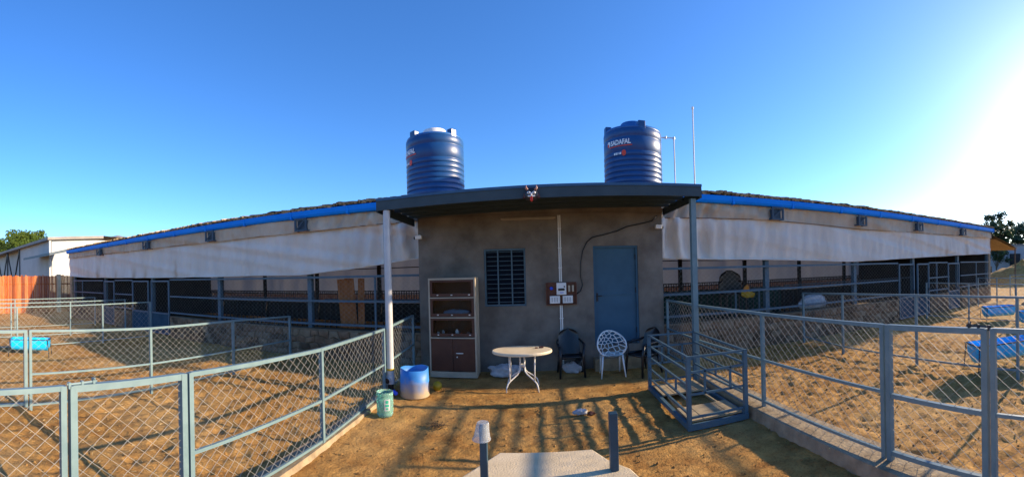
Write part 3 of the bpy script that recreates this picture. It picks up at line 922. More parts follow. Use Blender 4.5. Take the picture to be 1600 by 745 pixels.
# ------------------------------------------------------------------ water tanks
def text_mesh(s, size):
    cu = bpy.data.curves.new('t', 'FONT')
    cu.body = s
    cu.size = size
    cu.align_x = 'CENTER'
    cu.resolution_u = 3
    cu.offset = .006
    ob = bpy.data.objects.new('t', cu)
    col.objects.link(ob)
    dg = bpy.context.evaluated_depsgraph_get()
    me = bpy.data.meshes.new_from_object(ob.evaluated_get(dg))
    vs = [tuple(v.co) for v in me.vertices]
    fs = [tuple(p.vertices) for p in me.polygons]
    bpy.data.objects.remove(ob)
    bpy.data.meshes.remove(me)
    return vs, fs
def tank(cx, cy, z0, label, deg, light_lid, turn):
    root = empty('water_tank', (cx, cy, z0), label, 'water tank', 'water tanks on the house roof')
    R, Hh = .725, 1.95
    prof = [(0, 0), (R - .05, 0), (R - .012, .03)]
    z = .06
    for k in range(10):
        prof += [(R - .022, z), (R - .020, z + .010), (R - .002, z + .028), (R, z + .048), (R, z + .080), (R - .002, z + .100), (R - .020, z + .118)]
        z += .124
    prof += [(R - .02, z + .01), (R - .006, z + .03), (R - .004, z + .30), (R - .02, z + .33), (R - .02, z + .345), (R - .003, z + .37), (R - .002, z + .50), (R - .02, z + .53)]
    body = MB().lathe(prof, (cx, cy, z0), 64).build('body', 'tank', root, smooth=True)
    zt = z + .53
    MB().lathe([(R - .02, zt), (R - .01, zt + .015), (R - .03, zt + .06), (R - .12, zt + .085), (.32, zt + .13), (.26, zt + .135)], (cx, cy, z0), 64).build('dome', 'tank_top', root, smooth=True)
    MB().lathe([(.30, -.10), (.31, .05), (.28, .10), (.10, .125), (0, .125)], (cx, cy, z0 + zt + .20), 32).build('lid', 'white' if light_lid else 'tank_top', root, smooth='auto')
    for k in range(4):
        a = turn + k * math.pi / 2
        rr = R - .09
        MB().box((cx + rr * math.cos(a), cy + rr * math.sin(a), z0 + zt + .07), (.15, .18, .20), rz=a).build('lifting_lug', 'tank', root, bevel=.02)
    # lettering wrapped round the drum
    base = -math.pi / 2 + math.radians(deg)
    def wrap(vs, dx, dz, off):
        out = []
        for p in vs:
            a = base + (p[0] + dx) / R
            out.append((cx + (R + off) * math.cos(a), cy + (R + off) * math.sin(a), z0 + p[1] + dz))
        return out
    vs, fs = text_mesh('SADAFAL', .155)
    sc = .52 / (max(v[0] for v in vs) - min(v[0] for v in vs))
    vs = [(v[0] * sc, v[1] * 1.0) for v in vs]
    MB().add(wrap(vs, 0, z + .15, .012), fs).build('lettering', 'letter_white', body)
    def strip(x0, x1, za, zb, n=14):
        vv = [(x0 + (x1 - x0) * i / n, za + (zb - za) * j) for j in (0, 1) for i in range(n + 1)]
        return vv, [(i, i + 1, n + 2 + i, n + 1 + i) for i in range(n)]
    vv, ff = strip(-.30, .29, 0, .022)
    MB().add(wrap(vv, 0, z + .105, .006), ff).build('underline', 'letter_red', body)
    ring = [(.055 * math.cos(t * .3927), .07 * math.sin(t * .3927)) for t in range(16)]
    MB().add(wrap([(0, 0)] + ring, -.335, z + .20, .007), [(0, 1 + i, 1 + (i + 1) % 16) for i in range(16)]).build('emblem', 'letter_white', body)
    MB().add(wrap([(0, 0)] + [(x * .62, y * .62) for x, y in ring], -.35, z + .175, .010), [(0, 1 + i, 1 + (i + 1) % 16) for i in range(16)]).build('emblem_dot', 'letter_red', body)
    zz = z - .085
    for k, (x0, x1) in enumerate(((-.17, -.13), (-.12, -.085), (-.075, -.06), (-.04, -.02), (-.01, .025))):
        vv, ff = strip(x0, x1, 0, .05, 2)
        MB().add(wrap(vv, 0, zz, .006), ff).build('small_print', 'letter_white', body)
    MB().add(wrap([(0, 0)] + ring, .09, zz + .03, .006), [(0, 1 + i, 1 + (i + 1) % 16) for i in range(16)]).build('print_dot', 'letter_red', body)
tank(-2.47, 9.62, 3.62, 'left dark blue ribbed water tank with whitish lid on the roof', -46, True, math.radians(-125))
tank(2.43, 9.62, 3.64, 'right dark blue ribbed water tank with readable lettering beside white pipe', -38, False, math.radians(-85))

b = MB().tube([(3.15, 9.55, 5.48), (3.50, 9.55, 5.49)], .016, 8).tube([(3.50, 9.55, 5.50), (3.52, 9.55, 3.5)], .018, 8)
b.lathe([(.03, 0), (.03, .06)], (3.50, 9.55, 5.455), 10, True, True).lathe([(.028, -.03), (.028, .03)], (3.28, 9.55, 5.485), 10, True, True)
o = b.build('inlet_pipe', 'pvc_white', smooth='auto')
tag(o, 'thin white inlet pipe bent into the right water tank', 'pipe')
o = MB().tube([(3.98, 9.35, 2.2), (3.955, 9.35, 6.22)], [.024, .018], 8).lathe([(.03, 0), (.035, .05), (.01, .08)], (3.955, 9.35, 6.2), 8, True, True).build('roof_pole', 'pvc_white', smooth='auto')
tag(o, 'tall thin white pole rising beside the canopy right of the tanks', 'pole')

# ------------------------------------------------------------------ things on the house front
mb = empty('meter_board', (.5, 8.66, 1.44), 'brown wooden electric meter board on the plastered wall', 'meter board')
MB().ext(.17, .84, 8.665, 8.70, 1.44, 1.93).build('backboard', 'meter_wood', mb, bevel=.006)
b = MB().ext(.17, .19, 8.62, 8.664, 1.46, 1.91).ext(.82, .84, 8.62, 8.664, 1.46, 1.91).ext(.17, .84, 8.60, 8.664, 1.438, 1.459)
b.build('board_edge', 'meter_wood', mb)
mt = MB().ext(.40, .61, 8.58, 8.664, 1.66, 1.92).build('meter', 'white', mb, bevel=.008)
MB().ext(.435, .575, 8.574, 8.579, 1.75, 1.80).ext(.555, .585, 8.574, 8.579, 1.82, 1.85).build('display', 'black_plastic', mt)
MB().ext(.47, .55, 8.5745, 8.579, 1.70, 1.715).build('meter_print', 'blue_lamp', mt)
for x0 in (.25, .53):
    sb = MB().ext(x0, x0 + .22, 8.60, 8.664, 1.475, 1.635).build('switch_box', 'white', mb, bevel=.006)
    for k in range(3):
        MB().ext(x0 + .035 + .055 * k, x0 + .065 + .055 * k, 8.592, 8.5985, 1.505, 1.605).build('switch', 'pvc', sb)
for x0 in (.655, .735):
    MB().ext(x0, x0 + .045, 8.61, 8.664, 1.72, 1.86).build('fuse', 'cab_frame', mb, bevel=.005)
il = MB().lathe([(.036, 0), (.036, .03), (.02, .045), (0, .047)], (0, 0, 0), 16).build('indicator_lamp', 'blue_lamp', mb)
il.matrix_parent_inverse = Matrix.Identity(4)
il.matrix_local = Matrix.Translation((-.21, 0.004, .36)) @ Matrix.Rotation(math.radians(90), 4, 'X')
for (z0, z1, lab) in ((1.94, 3.40, 'twin white conduit running up the wall from meter board'), (.05, 1.43, 'twin white conduit running down the wall below meter board')):
    o = empty('wall_conduit', (.5, 8.67, z0), lab, 'conduit')
    for x in (.478, .515):
        MB().tube([(x, 8.68, z0), (x, 8.68, z1)], .014, 8).build('pipe', 'pvc_white', o)
    for z in (z0 + .3, (z0 + z1) / 2, z1 - .3):
        MB().ext(.455, .538, 8.662, 8.699, z, z + .015).build('clip', 'pvc_white', o)
lt = empty('tube_light', (-.3, 8.66, 3.30), 'unlit thin tube light fixed high on the plastered wall', 'lamp')
MB().ext(-.78, .42, 8.655, 8.699, 3.33, 3.365).build('batten', 'cab_frame', lt)
MB().tube([(-.74, 8.64, 3.325), (.38, 8.64, 3.325)], .013, 8).build('tube', 'cab_frame', lt)
o = MB().tube([(.84, 8.68, 1.66), (.93, 8.68, 1.72), (.98, 8.68, 1.85), (.94, 8.68, 2.05), (.95, 8.68, 2.35), (1.0, 8.68, 2.6), (1.1, 8.68, 2.80), (1.22, 8.68, 2.90), (1.5, 8.68, 2.96), (1.8, 8.68, 3.04),
               (2.0, 8.68, 3.13), (2.3, 8.68, 3.19), (2.6, 8.68, 3.26), (2.72, 8.66, 3.38)], .012, 6).build('wall_cable', 'black_plastic', smooth=True)
tag(o, 'black cable looping over the blue door to the meter board', 'cable')
for (x, z, sgn, lab) in ((-2.64, 3.02, -1, 'small white security camera on the left corner of the house'), (2.73, 3.12, 1, 'small white security camera above the right side of the door')):
    o = empty('security_camera', (x, 8.6, z), lab, 'camera')
    MB().box((x, 8.60, z), (.15, .09, .085)).build('housing', 'white', o, bevel=.01)
    MB().tube([(x + sgn * .075, 8.6, z - .01), (x + sgn * .11, 8.6, z - .015)], .032, 12).build('lens', 'black_plastic', o)
    MB().beam((x, 8.62, z + .02), (x, 8.70, z + .05), .03, .03).build('arm', 'white', o)
# folk mask against the evil eye
ms = empty('hanging_mask', (-.07, 6.66, 3.47), 'small horned black and white mask with red tongue on canopy edge', 'mask')
MB().ellipsoid((-.07, 6.66, 3.47), (.118, .05, .125), 18, 12).build('face', 'black_plastic', ms, smooth=True)
for s in (-1, 1):
    MB().tube([(-.07 + s * .06, 6.65, 3.55), (-.07 + s * .09, 6.64, 3.585), (-.07 + s * .085, 6.63, 3.625)], [.026, .020, .008], 8).build('horn', 'mask_horn', ms, smooth=True)
    MB().ellipsoid((-.07 + s * .042, 6.615, 3.50), (.032, .014, .022), 12, 8).build('eye', 'letter_white', ms, smooth=True)
    MB().ellipsoid((-.07 + s * .042, 6.603, 3.50), (.012, .008, .012), 10, 6).build('pupil', 'black_plastic', ms, smooth=True)
    MB().tube([(-.07 + s * .11, 6.66, 3.50), (-.07 + s * .12, 6.65, 3.42)], [.015, .03], 8).build('tassel', 'brown_item', ms)
    MB().tube([(-.07 + s * .01, 6.607, 3.44), (-.07 + s * .06, 6.615, 3.445)], .012, 8).build('moustache', 'letter_white', ms)
MB().ellipsoid((-.07, 6.608, 3.475), (.016, .014, .03), 10, 6).build('nose', 'letter_white', ms, smooth=True)
MB().ellipsoid((-.07, 6.61, 3.40), (.025, .014, .05), 12, 8).build('tongue', 'red', ms, smooth=True)

# ------------------------------------------------------------------ cabinet
cb = empty('display_cabinet', (-1.79, 8.3, 0), 'tall brown and cream cabinet with glazed shelves by the wall', 'cabinet')
x0, x1, y0, y1, zt = -2.29, -1.29, 8.06, 8.52, 2.09
b = MB().ext(x0, x0 + .03, y0, y1, .02, zt).ext(x1 - .03, x1, y0, y1, .02, zt).ext(x0 + .031, x1 - .031, y0, y1, zt - .04, zt).ext(x0 + .031, x1 - .031, y1 - .02, y1, .02, zt - .041)
b.ext(x0 + .031, x1 - .031, y0 - .004, y1 - .021, .02, .14)
b.build('carcass', 'cab_frame', cb)
MB().ext(x0 + .0305, x0 + .034, y0 + .03, y1 - .025, .87, 2.04).ext(x1 - .034, x1 - .0305, y0 + .03, y1 - .025, .87, 2.04).ext(x0 + .035, x1 - .035, y1 - .028, y1 - .022, .87, 2.04).build('shade_lining', 'cab_brown', cb)  # dark sheets added, the shade inside the cabinet put into the colour
tiers = [(.86, 1.25), (1.275, 1.665), (1.69, 2.045)]
for z in (.84, 1.262, 1.677):
    MB().ext(x0 + .031, x1 - .031, y0 - .003, y1 - .021, z - .011, z + .011).build('shelf', 'cab_frame', cb)
for (za, zb) in tiers:
    d = empty('glass_door', (0, 0, 0)); d.parent = cb; d.matrix_parent_inverse = Matrix.Translation(-cb.location)
    MB().ext(x0 + .035, x1 - .035, y0 + .004, y0 + .028, za + .012, za + .075).ext(x0 + .035, x1 - .035, y0 + .004, y0 + .028, zb - .04, zb - .003).ext(x0 + .035, x0 + .085, y0 + .004, y0 + .028, za + .076, zb - .041).ext(x1 - .085, x1 - .035, y0 + .004, y0 + .028, za + .076, zb - .041).build('door_rim', 'cab_brown', d)
    MB().ext(x0 + .085, x1 - .085, y0 + .012, y0 + .018, za + .075, zb - .04).build('pane', 'glass', d)
    for x in (x0 + .20, (x0 + x1) / 2, x1 - .13):
        MB().ellipsoid((x, y0 - .006, za + .045), (.022, .012, .012), 10, 6).build('knob', 'white_metal', d, smooth=True)
for (xa, xb) in ((x0 + .034, (x0 + x1) / 2 - .003), ((x0 + x1) / 2 + .003, x1 - .034)):
    d = MB().ext(xa, xb, y0, y0 + .025, .15, .825).build('lower_door', 'cab_brown', cb, bevel=.004)
MB().ext(-1.72, -1.57, y0 - .022, y0 - .004, .52, .535).lathe([(.012, -.012), (.012, .012)], (-1.70, y0 - .012, .45), 10, True, True).build('door_pull', 'white_metal', d)
for i, (x, z, r, h, m, lab) in enumerate(((-2.13, .872, .035, .07, 'white', 'small white tub at the left of lowest cabinet shelf'), (-2.02, .872, .028, .11, 'pvc', 'grey bottle beside the tub on the lowest cabinet shelf'), (-1.72, .872, .04, .13, 'white', 'white canister in the middle of lowest cabinet shelf'),
                               (-1.63, .872, .03, .05, 'red', 'little red tin on the lowest cabinet shelf'), (-1.47, .872, .06, .06, 'sack', 'pale bowl at the right of lowest cabinet shelf'))):
    o = MB().lathe([(0, 0), (r * .9, 0), (r, .01), (r, h * .75), (r * .55, h * .85), (r * .55, h), (0, h)], (x, 8.20, z + .002), 16).build('shelf_pot', m, smooth='auto')
    tag(o, lab, 'pot', 'odds and ends in the cabinet')
def lump(c, r, seed, amp=.25, flat=True, n=44, m=26):
    def fn(p, q):
        k = 1 + amp * (vn(p.x * 2.3 + seed, p.y * 2.3 + p.z * 1.7, seed) * 1.4 + .6 * vn(p.x * 6 + p.z * 3, p.y * 6 - p.z * 4, seed + 1))
        k += amp * .55 * (abs(vn(p.x * 4 + p.z * 2 + seed, p.y * 4 - p.z * 3, seed + 2)) * 2 - .5) + amp * .3 * abs(vn(p.x * 9 - p.z * 5, p.y * 9 + seed, seed + 3))
        q = q * k
        if flat and q.z < -r[2] * .55: q.z = -r[2] * .55
        return q
    return MB().ellipsoid(c, r, n, m, fn)
o = lump((-1.72, 8.26, 1.35), (.28, .1, .07), 5).build('folded_cloth', mat('blue_grey_cloth', (.18, .24, .32), rough=.9), smooth=True)
tag(o, 'blue grey bundle lying on the middle cabinet shelf', 'bundle')

# ------------------------------------------------------------------ table
tb = empty('oval_table', (-.33, 7.38, 0), 'oval cream plastic table on bent tube legs before the wall', 'table')
def ov(k, z, n=48): return [(-.33 + .56 * k * math.cos(2 * math.pi * i / n), 7.40 + .40 * k * math.sin(2 * math.pi * i / n), z) for i in range(n)]
vs = ov(.98, .675) + ov(1, .685) + ov(1, .715) + ov(.985, .727) + ov(.95, .728)
n = 48
fs = [tuple(range(n))[::-1]] + [(r * n + i, r * n + (i + 1) % n, (r + 1) * n + (i + 1) % n, (r + 1) * n + i) for r in range(4) for i in range(n)] + [tuple(4 * n + i for i in range(n))]
MB().add(vs, fs).build('tabletop', 'table', tb)
for sx in (-1, 1):
    for sy in (-1, 1):
        pts = [(-.33 + sx * .04, 7.40 + sy * .05, .67), (-.33 + sx * .04, 7.40 + sy * .05, .40), (-.33 + sx * .05, 7.40 + sy * .06, .34), (-.33 + sx * .09, 7.40 + sy * .09, .29),
               (-.33 + sx * .22, 7.40 + sy * .16, .19), (-.33 + sx * .265, 7.40 + sy * .19, .14), (-.33 + sx * .285, 7.40 + sy * .20, .08), (-.33 + sx * .295, 7.40 + sy * .20, -.01)]
        MB().tube(pts, .0135, 8).build('leg', 'white_metal', tb, smooth=True)
        MB().tube([(-.33 + sx * .235, 7.40 + sy * .14, .67), (-.33 + sx * .225, 7.40 + sy * .165, .19)], .012, 8).build('strut', 'white_metal', tb, smooth=True)
MB().tube([(-.37, 7.40, .42), (-.29, 7.40, .42)], .02, 8).box((-.33, 7.40, .45), (.06, .08, .03)).build('hub', 'white_metal', tb)
o = MB().box((.03, 7.52, .745), (.09, .04, .025)).box((-.06, 7.50, .74), (.05, .035, .018), rz=.4).build('sunglasses', 'brown_item', bevel=.006)
tag(o, 'small brown glasses case lying on the oval table', 'case')

# ------------------------------------------------------------------ chairs
def armchair(loc, rz, label):
    T = Matrix.Translation(loc) @ Matrix.Rotation(rz, 4, 'Z')
    root = empty('plastic_armchair', loc, label, 'chair', 'black plastic armchairs by the wall')
    root.rotation_euler.z = rz
    def put(b, name):
        o = b.build(name, 'black_plastic', None, smooth=True)
        o.parent = root
        return o
    # local frame: chair faces -Y
    def seat(u, v):
        x = (u - .5) * .46 * (1 - .06 * v)
        y = -.24 + .46 * v
        return (x, y, .42 - .02 * math.sin(math.pi * u) * math.sin(math.pi * v) - .03 * v)
    def slab(fn, nu, nv, off):
        b = MB().grid(fn, nu, nv)
        b.grid(lambda u, v: tuple(Vector(fn(1 - u, v)) + Vector(off)), nu, nv)
        return b
    o = put(slab(seat, 12, 10, (0, 0, -.03)), 'seat')
    def back(u, v):
        t = (u - .5) * 2
        w = .235 * (1 - .10 * v) * (1 if v < .72 else math.sqrt(max(0.0, 1 - ((v - .72) / .285) ** 2)))
        return (t * w, .20 + .16 * v - .07 * t * t, .40 + .52 * v)
    put(slab(back, 18, 22, (0, .022, 0)), 'backrest')
    for s in (-1, 1):
        put(MB().tube([(s * .26, -.22, .64), (s * .27, -.05, .66), (s * .26, .14, .665), (s * .225, .25, .70)], [.028, .03, .028, .02], 10), 'armrest')
        put(MB().tube([(s * .255, -.22, .65), (s * .235, -.25, .42), (s * .255, -.285, .0)], [.026, .032, .022], 10), 'leg')
        put(MB().tube([(s * .20, .20, .42), (s * .245, .285, .0)], [.034, .022], 10), 'leg')
        put(MB().tube([(s * .255, -.22, .43), (s * .225, .2, .41)], .026, 8), 'side_rail')
    put(MB().tube([(-.235, -.245, .41), (.235, -.245, .41)], .026, 8), 'front_rail')
    return root
armchair((.64, 8.28, 0), 0.06, 'black plastic armchair left of the white chair, facing the yard')
armchair((2.14, 7.98, 0), math.radians(-62), 'black plastic armchair beside the door behind the steel cage')

# white chair with pierced branching shell
wc = empty('lattice_chair', (1.47, 8.12, 0), 'white plastic chair with round pierced branch pattern back', 'chair')
def shell(a, h):
    """a -1..1 across, h -1..1 up the oval: a scooped shell facing the yard"""
    x = .30 * a
    z = .64 + .235 * h
    y = .16 - .30 * a * a + .10 * h - .22 * max(0, -h) ** 1.5
    return Vector((1.47 + x, 8.10 + y, z))
rim = []
for i in range(48):
    t = 2 * math.pi * i / 48
    rim.append(shell(math.cos(t), math.sin(t)))
MB().tube(rim, .014, 8, closed=True).build('rim', 'white', wc, smooth=True)
pts2 = []
r2 = random.Random(4)
tries = 0
while len(pts2) < 66 and tries < 9000:
    tries += 1
    p = (r2.uniform(-1.25, 1.25), r2.uniform(-1.25, 1.25))
    dmin = .20 if p[1] > 0 else .24
    if all((p[0] - q[0]) ** 2 + ((p[1] - q[1]) * .8) ** 2 > dmin ** 2 for q in pts2): pts2.append(p)
res = delaunay_2d_cdt([Vector(p) for p in pts2], [], [], 0, 1e-6)
tv, tf = res[0], res[2]
cc, et = [], {}
for k, f in enumerate(tf):
    a, b2, c2 = [tv[i] for i in f]
    d = 2 * (a.x * (b2.y - c2.y) + b2.x * (c2.y - a.y) + c2.x * (a.y - b2.y))
    ux = (a.length_squared * (b2.y - c2.y) + b2.length_squared * (c2.y - a.y) + c2.length_squared * (a.y - b2.y)) / d
    uy = (a.length_squared * (c2.x - b2.x) + b2.length_squared * (a.x - c2.x) + c2.length_squared * (b2.x - a.x)) / d
    cc.append((ux, uy))
    for i in range(3):
        et.setdefault(tuple(sorted((f[i], f[(i + 1) % 3]))), []).append(k)
b = MB()
for e, ks in et.items():
    if len(ks) != 2: continue
    p, q = Vector(cc[ks[0]]), Vector(cc[ks[1]])
    if p.length > 1 and q.length > 1: continue
    if p.length > 1: p = p.normalized()
    if q.length > 1: q = q.normalized()
    m = (p + q) / 2
    b.tube([shell(*p), shell(*m), shell(*q)], [.012, .0085, .012], 6)
b.build('branch_lattice', 'white', wc, smooth=True)
def seatw(u, v):
    t = 2 * math.pi * u
    k = v
    return (1.47 + .25 * k * math.cos(t), 8.02 + .22 * k * math.sin(t), .43 + .02 * k * k)
MB().grid(seatw, 32, 6).grid(lambda u, v: (seatw(1 - u, v)[0], seatw(1 - u, v)[1], seatw(u, v)[2] - .02), 32, 6).build('seat', 'white', wc, smooth=True)
for (sx, sy, xb, yb) in ((-1, -1, -.25, -.20), (1, -1, .25, -.20), (-1, 1, -.21, .24), (1, 1, .21, .24)):
    MB().tube([(1.47 + sx * .20, 8.04 + sy * .14, .44), (1.47 + xb, 8.04 + yb, -.01)], [.02, .014], 10).build('leg', 'white', wc, smooth=True)

# sacks and bags on the ground
o = lump((-.74, 8.33, .10), (.34, .2, .15), 31, .35).build('white_sack', 'sack', smooth=True)
tag(o, 'crumpled white sack between cabinet and oval table', 'sack')
o = lump((.70, 8.42, .09), (.20, .14, .13), 41, .4).build('plastic_bag', 'sack', smooth=True)
tag(o, 'crumpled pale plastic bag under the left black chair', 'bag')
o = lump((.86, 8.5, .12), (.12, .1, .2), 42, .3).build('dark_bag', 'black_plastic', smooth=True)
tag(o, 'dark bag standing against wall beside the left black chair', 'bag')

# ------------------------------------------------------------------ blue half drum, bucket and ball by the left fence
dr = empty('cut_drum', (-2.24, 6.83, 0), 'blue plastic drum cut open, dusty at the foot', 'drum')
b = MB().lathe([(.0, .02), (.255, .02), (.262, 0), (.27, .02), (.262, .25), (.268, .27), (.262, .29), (.255, .50), (.245, .50), (.25, .27), (.25, .05), (0, .04)], (-2.24, 6.83, 0), 40)
vs = []
for p in b.v:
    a = math.atan2(p[1] - 6.83, p[0] + 2.24)
    k = p[2] / .5
    vs.append((p[0], p[1], p[2] + k ** 3 * (.014 * math.sin(a * 2 + .5) + .006 * math.sin(a * 5 + 1))))
b.v = vs
b.build('body', 'drum', dr, smooth=True)
bk = empty('clear_bucket', (-2.37, 5.72, 0), 'translucent teal water jar cut to a bucket, left fence foot', 'bucket')
MB().lathe([(0, .012), (.11, .01), (.125, .03), (.13, .06), (.122, .075), (.13, .09), (.132, .30), (.124, .315), (.132, .33), (.132, .385), (.127, .385), (.127, .33), (.119, .315), (.127, .30), (.125, .09), (.117, .075), (.12, .04), (0, .022)], (-2.37, 5.72, 0), 32).build('body', 'teal_clear', bk, smooth=True)
lab_b = MB()
n = 8
for (r0, a0, a1, z0, z1) in ((.1335, -1.25, -.55, .12, .29),):
    lab_b.add([(-2.37 + r0 * math.cos(a0 + (a1 - a0) * i / n), 5.72 + r0 * math.sin(a0 + (a1 - a0) * i / n), z) for z in (z0, z1) for i in range(n + 1)], [(i, i + 1, n + 2 + i, n + 1 + i) for i in range(n)])
lab_b.build('printed_label', 'sack', bk)
lab_b = MB()
for (a0, a1, z0, z1) in ((-1.1, -.75, .23, .275), (-1.15, -.7, .18, .215), (-1.05, -.8, .135, .165)):
    r0 = .1355
    lab_b.add([(-2.37 + r0 * math.cos(a0 + (a1 - a0) * i / 4), 5.72 + r0 * math.sin(a0 + (a1 - a0) * i / 4), z) for z in (z0, z1) for i in range(5)], [(i, i + 1, 6 + i, 5 + i) for i in range(4)])
lab_b.build('label_print', 'teal', bk)
o = MB().ellipsoid((-1.92, 7.22, .08), (.09, .09, .09), 20, 12).build('yellow_ball', 'yellow', smooth=True)
tag(o, 'small yellow ball half hidden behind the blue drum', 'ball')

# twigs and litter on the sand
b = MB()
for i in range(26):
    x, y = -1.48 + rnd.gauss(0, .07), 5.42 + rnd.gauss(0, .05)
    a, l = rnd.gauss(.8, .6), rnd.uniform(.06, .16)
    b.tube([(x, y, .01 + rnd.random() * .02), (x + l * .5 * math.cos(a), y + l * .5 * math.sin(a), .035 + rnd.random() * .03), (x + l * math.cos(a), y + l * math.sin(a), .012 + rnd.random() * .05)], [.004, .005, .003], 5)
o = b.build('twig_bundle', 'dung')
tag(o, 'small bundle of dry twigs lying on the yard sand', 'twigs')
o = lump((.60, 5.98, .035), (.12, .05, .045), 71, .5).build('crumpled_packet', 'sack', smooth=True)
tag(o, 'crumpled pale packet lying in the middle of the yard', 'packet')
o = lump((.74, 5.90, .03), (.06, .045, .04), 72, .5).build('brown_rag', 'brown_item', smooth=True)
tag(o, 'small dark rag lying beside the crumpled packet', 'rag')

# ------------------------------------------------------------------ steel cage (livestock scale)
cg = empty('steel_cage', (2.38, 5.87, 0), 'blue steel livestock weighing cage with plank floor by right fence', 'cage')
x0, x1, y0, y1, zt = 1.93, 2.80, 4.93, 6.82, 1.0
for (x, y) in ((x0, y0), (x1, y0), (x0, y1), (x1, y1)):
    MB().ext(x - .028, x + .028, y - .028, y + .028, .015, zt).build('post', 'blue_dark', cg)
t = .028
def bar(a, c, name='bar', w=t): MB().beam(a, c, w, w).build(name, 'blue_dark', cg)
for z in (.985, .80, .60, .40, .22):
    bar((x0, y0 + .03, z), (x0, y1 - .03, z)); bar((x1, y0 + .03, z), (x1, y1 - .03, z))
bar((x0 + .005, 5.9, .585), (x0 + .005, 5.9, .40)); bar((x1 - .005, 5.9, .585), (x1 - .005, 5.9, .40))
bar((x0 + .005, 5.45, .41), (x0 + .005, 5.45, .60))
for (yy) in (y0, y1):
    for z in (.985, .78, .48, .17):
        bar((x0 + .03, yy, z), (x1 - .03, yy, z))
    bar((x0 + .24, yy, .47), (x0 + .24, yy, .79)); bar((x1 - .24, yy, .47), (x1 - .24, yy, .79))
for (a, c) in (((x0, y0 - .01), (x1, y0 - .01)), ((x0, y1), (x1, y1))):
    MB().beam((a[0] - .03, a[1], .045), (c[0] + .03, c[1], .045), .06, .075).build('base_beam', 'blue_dark', cg)
for x in (x0, x1):
    MB().beam((x, y0 + .025, .045), (x, y1 - .035, .045), .055, .07).build('base_beam', 'blue_dark', cg)
for (ya, yb) in ((4.98, 5.52), (6.18, 6.76)):
    for k in range(4):
        xa = x0 + .035 + (x1 - x0 - .07) * k / 4
        MB().ext(xa + .002, xa + (x1 - x0 - .07) / 4 - .002, ya, yb, .085, .108 + .003 * (k % 2)).build('floor_plank', 'plate_wood', cg)
for x in (x0 + .13, x1 - .13):
    MB().beam((x, 5.53, .06), (x, 6.17, .06), .035, .03).build('floor_bearer', 'plate_wood', cg)

# ------------------------------------------------------------------ posts on the platform, plastic cup
o = MB().ext(.565, .635, 3.255, 3.325, .502, .985).build('steel_stub_post', 'stub', bevel=.004)
tag(o, 'short dark blue steel post standing on the platform at right', 'post', 'stub posts on the platform')
o = MB().ext(-.505, -.445, 3.17, 3.23, .502, .965).build('steel_stub_post', 'stub', bevel=.004)
tag(o, 'short dark blue steel post on the platform, capped with a cup', 'post', 'stub posts on the platform')
b = MB().lathe([(.074, 0), (.078, .004), (.076, .010), (.070, .012), (.050, .135), (.047, .142), (0, .142), (0, .139), (.046, .139), (.067, .010), (.074, .001)], (-.478, 3.20, .835), 28)
b.v = [(x + (z - .97) * .10, y, z) for x, y, z in b.v]
o = b.build('plastic_cup', 'cup_clear', smooth='auto')
tag(o, 'clear plastic cup upturned over the left stub post', 'cup')

# ------------------------------------------------------------------ feed troughs
def trough(loc, L, W, z0, z1, rz, label):
    root = empty('feed_trough', loc, label, 'trough', 'blue feed troughs in the pens')
    root.rotation_euler.z = rz
    def put(b, name, m, sm=False):
        o = b.build(name, m, None, smooth=sm)
        o.parent = root
    secs = []
    n = 10
    for r_, in ((1.0,), (.93,)):
        for xx, e in ((-L / 2, .72), (-L / 2 + .06, 1), (L / 2 - .06, 1), (L / 2, .72)):
            ring = []
            for k in range(n + 1):
                a = math.pi * k / n
                ring.append((xx * (1 if r_ == 1 else .97), -W / 2 * e * r_ * math.cos(a), z1 - (z1 - z0) * (e if e < 1 else 1) * r_ * math.sin(a) ** .5))
            secs.append(ring)
    vs = [p for s in secs for p in s]
    fs = []
    q = n + 1
    for g in (0, 4):
        for i in range(3):
            for k in range(n):
                f = ((g + i) * q + k, (g + i) * q + k + 1, (g + i + 1) * q + k + 1, (g + i + 1) * q + k)
                fs.append(f if g == 0 else f[::-1])
        fs.append(tuple(g * q + k for k in range(q)))
        fs.append(tuple((g + 3) * q + k for k in range(q))[::-1])
    put(MB().add(vs, fs), 'basin', 'trough', 'auto')
    for s in (-1, 1):
        put(MB().tube([(-L / 2 - .01, s * W * .5, z1 - .01), (L / 2 + .01, s * W * .5, z1 - .01)], .014, 8), 'side_rod', 'black_steel')
        for t in (-1, 1):
            put(MB().tube([(t * (L / 2 - .02), s * W * .5, z1), (t * (L / 2 + .02), s * W * .55, 0)], .013, 6), 'leg', 'black_steel')
        put(MB().tube([(s * (L / 2 + .01), -W * .5, z1 - .01), (s * (L / 2 + .01), W * .5, z1 - .01)], .014, 8), 'end_rod', 'black_steel')
trough((-11.2, 3.35, 0), 1.15, .50, .16, .50, math.radians(62), 'bright blue feed trough in the left pens')
trough((7.65, 3.25, 0), 1.45, .58, .15, .53, math.radians(-35), 'bright blue feed trough nearest the right photo edge')
trough((13.7, 5.95, 0), 1.25, .55, .12, .50, math.radians(-40), 'blue feed trough in the farther pen at right')
trough((12.9, 4.2, 0), 1.25, .55, .12, .50, math.radians(-40), 'blue feed trough cut by the right edge in the farther pen')

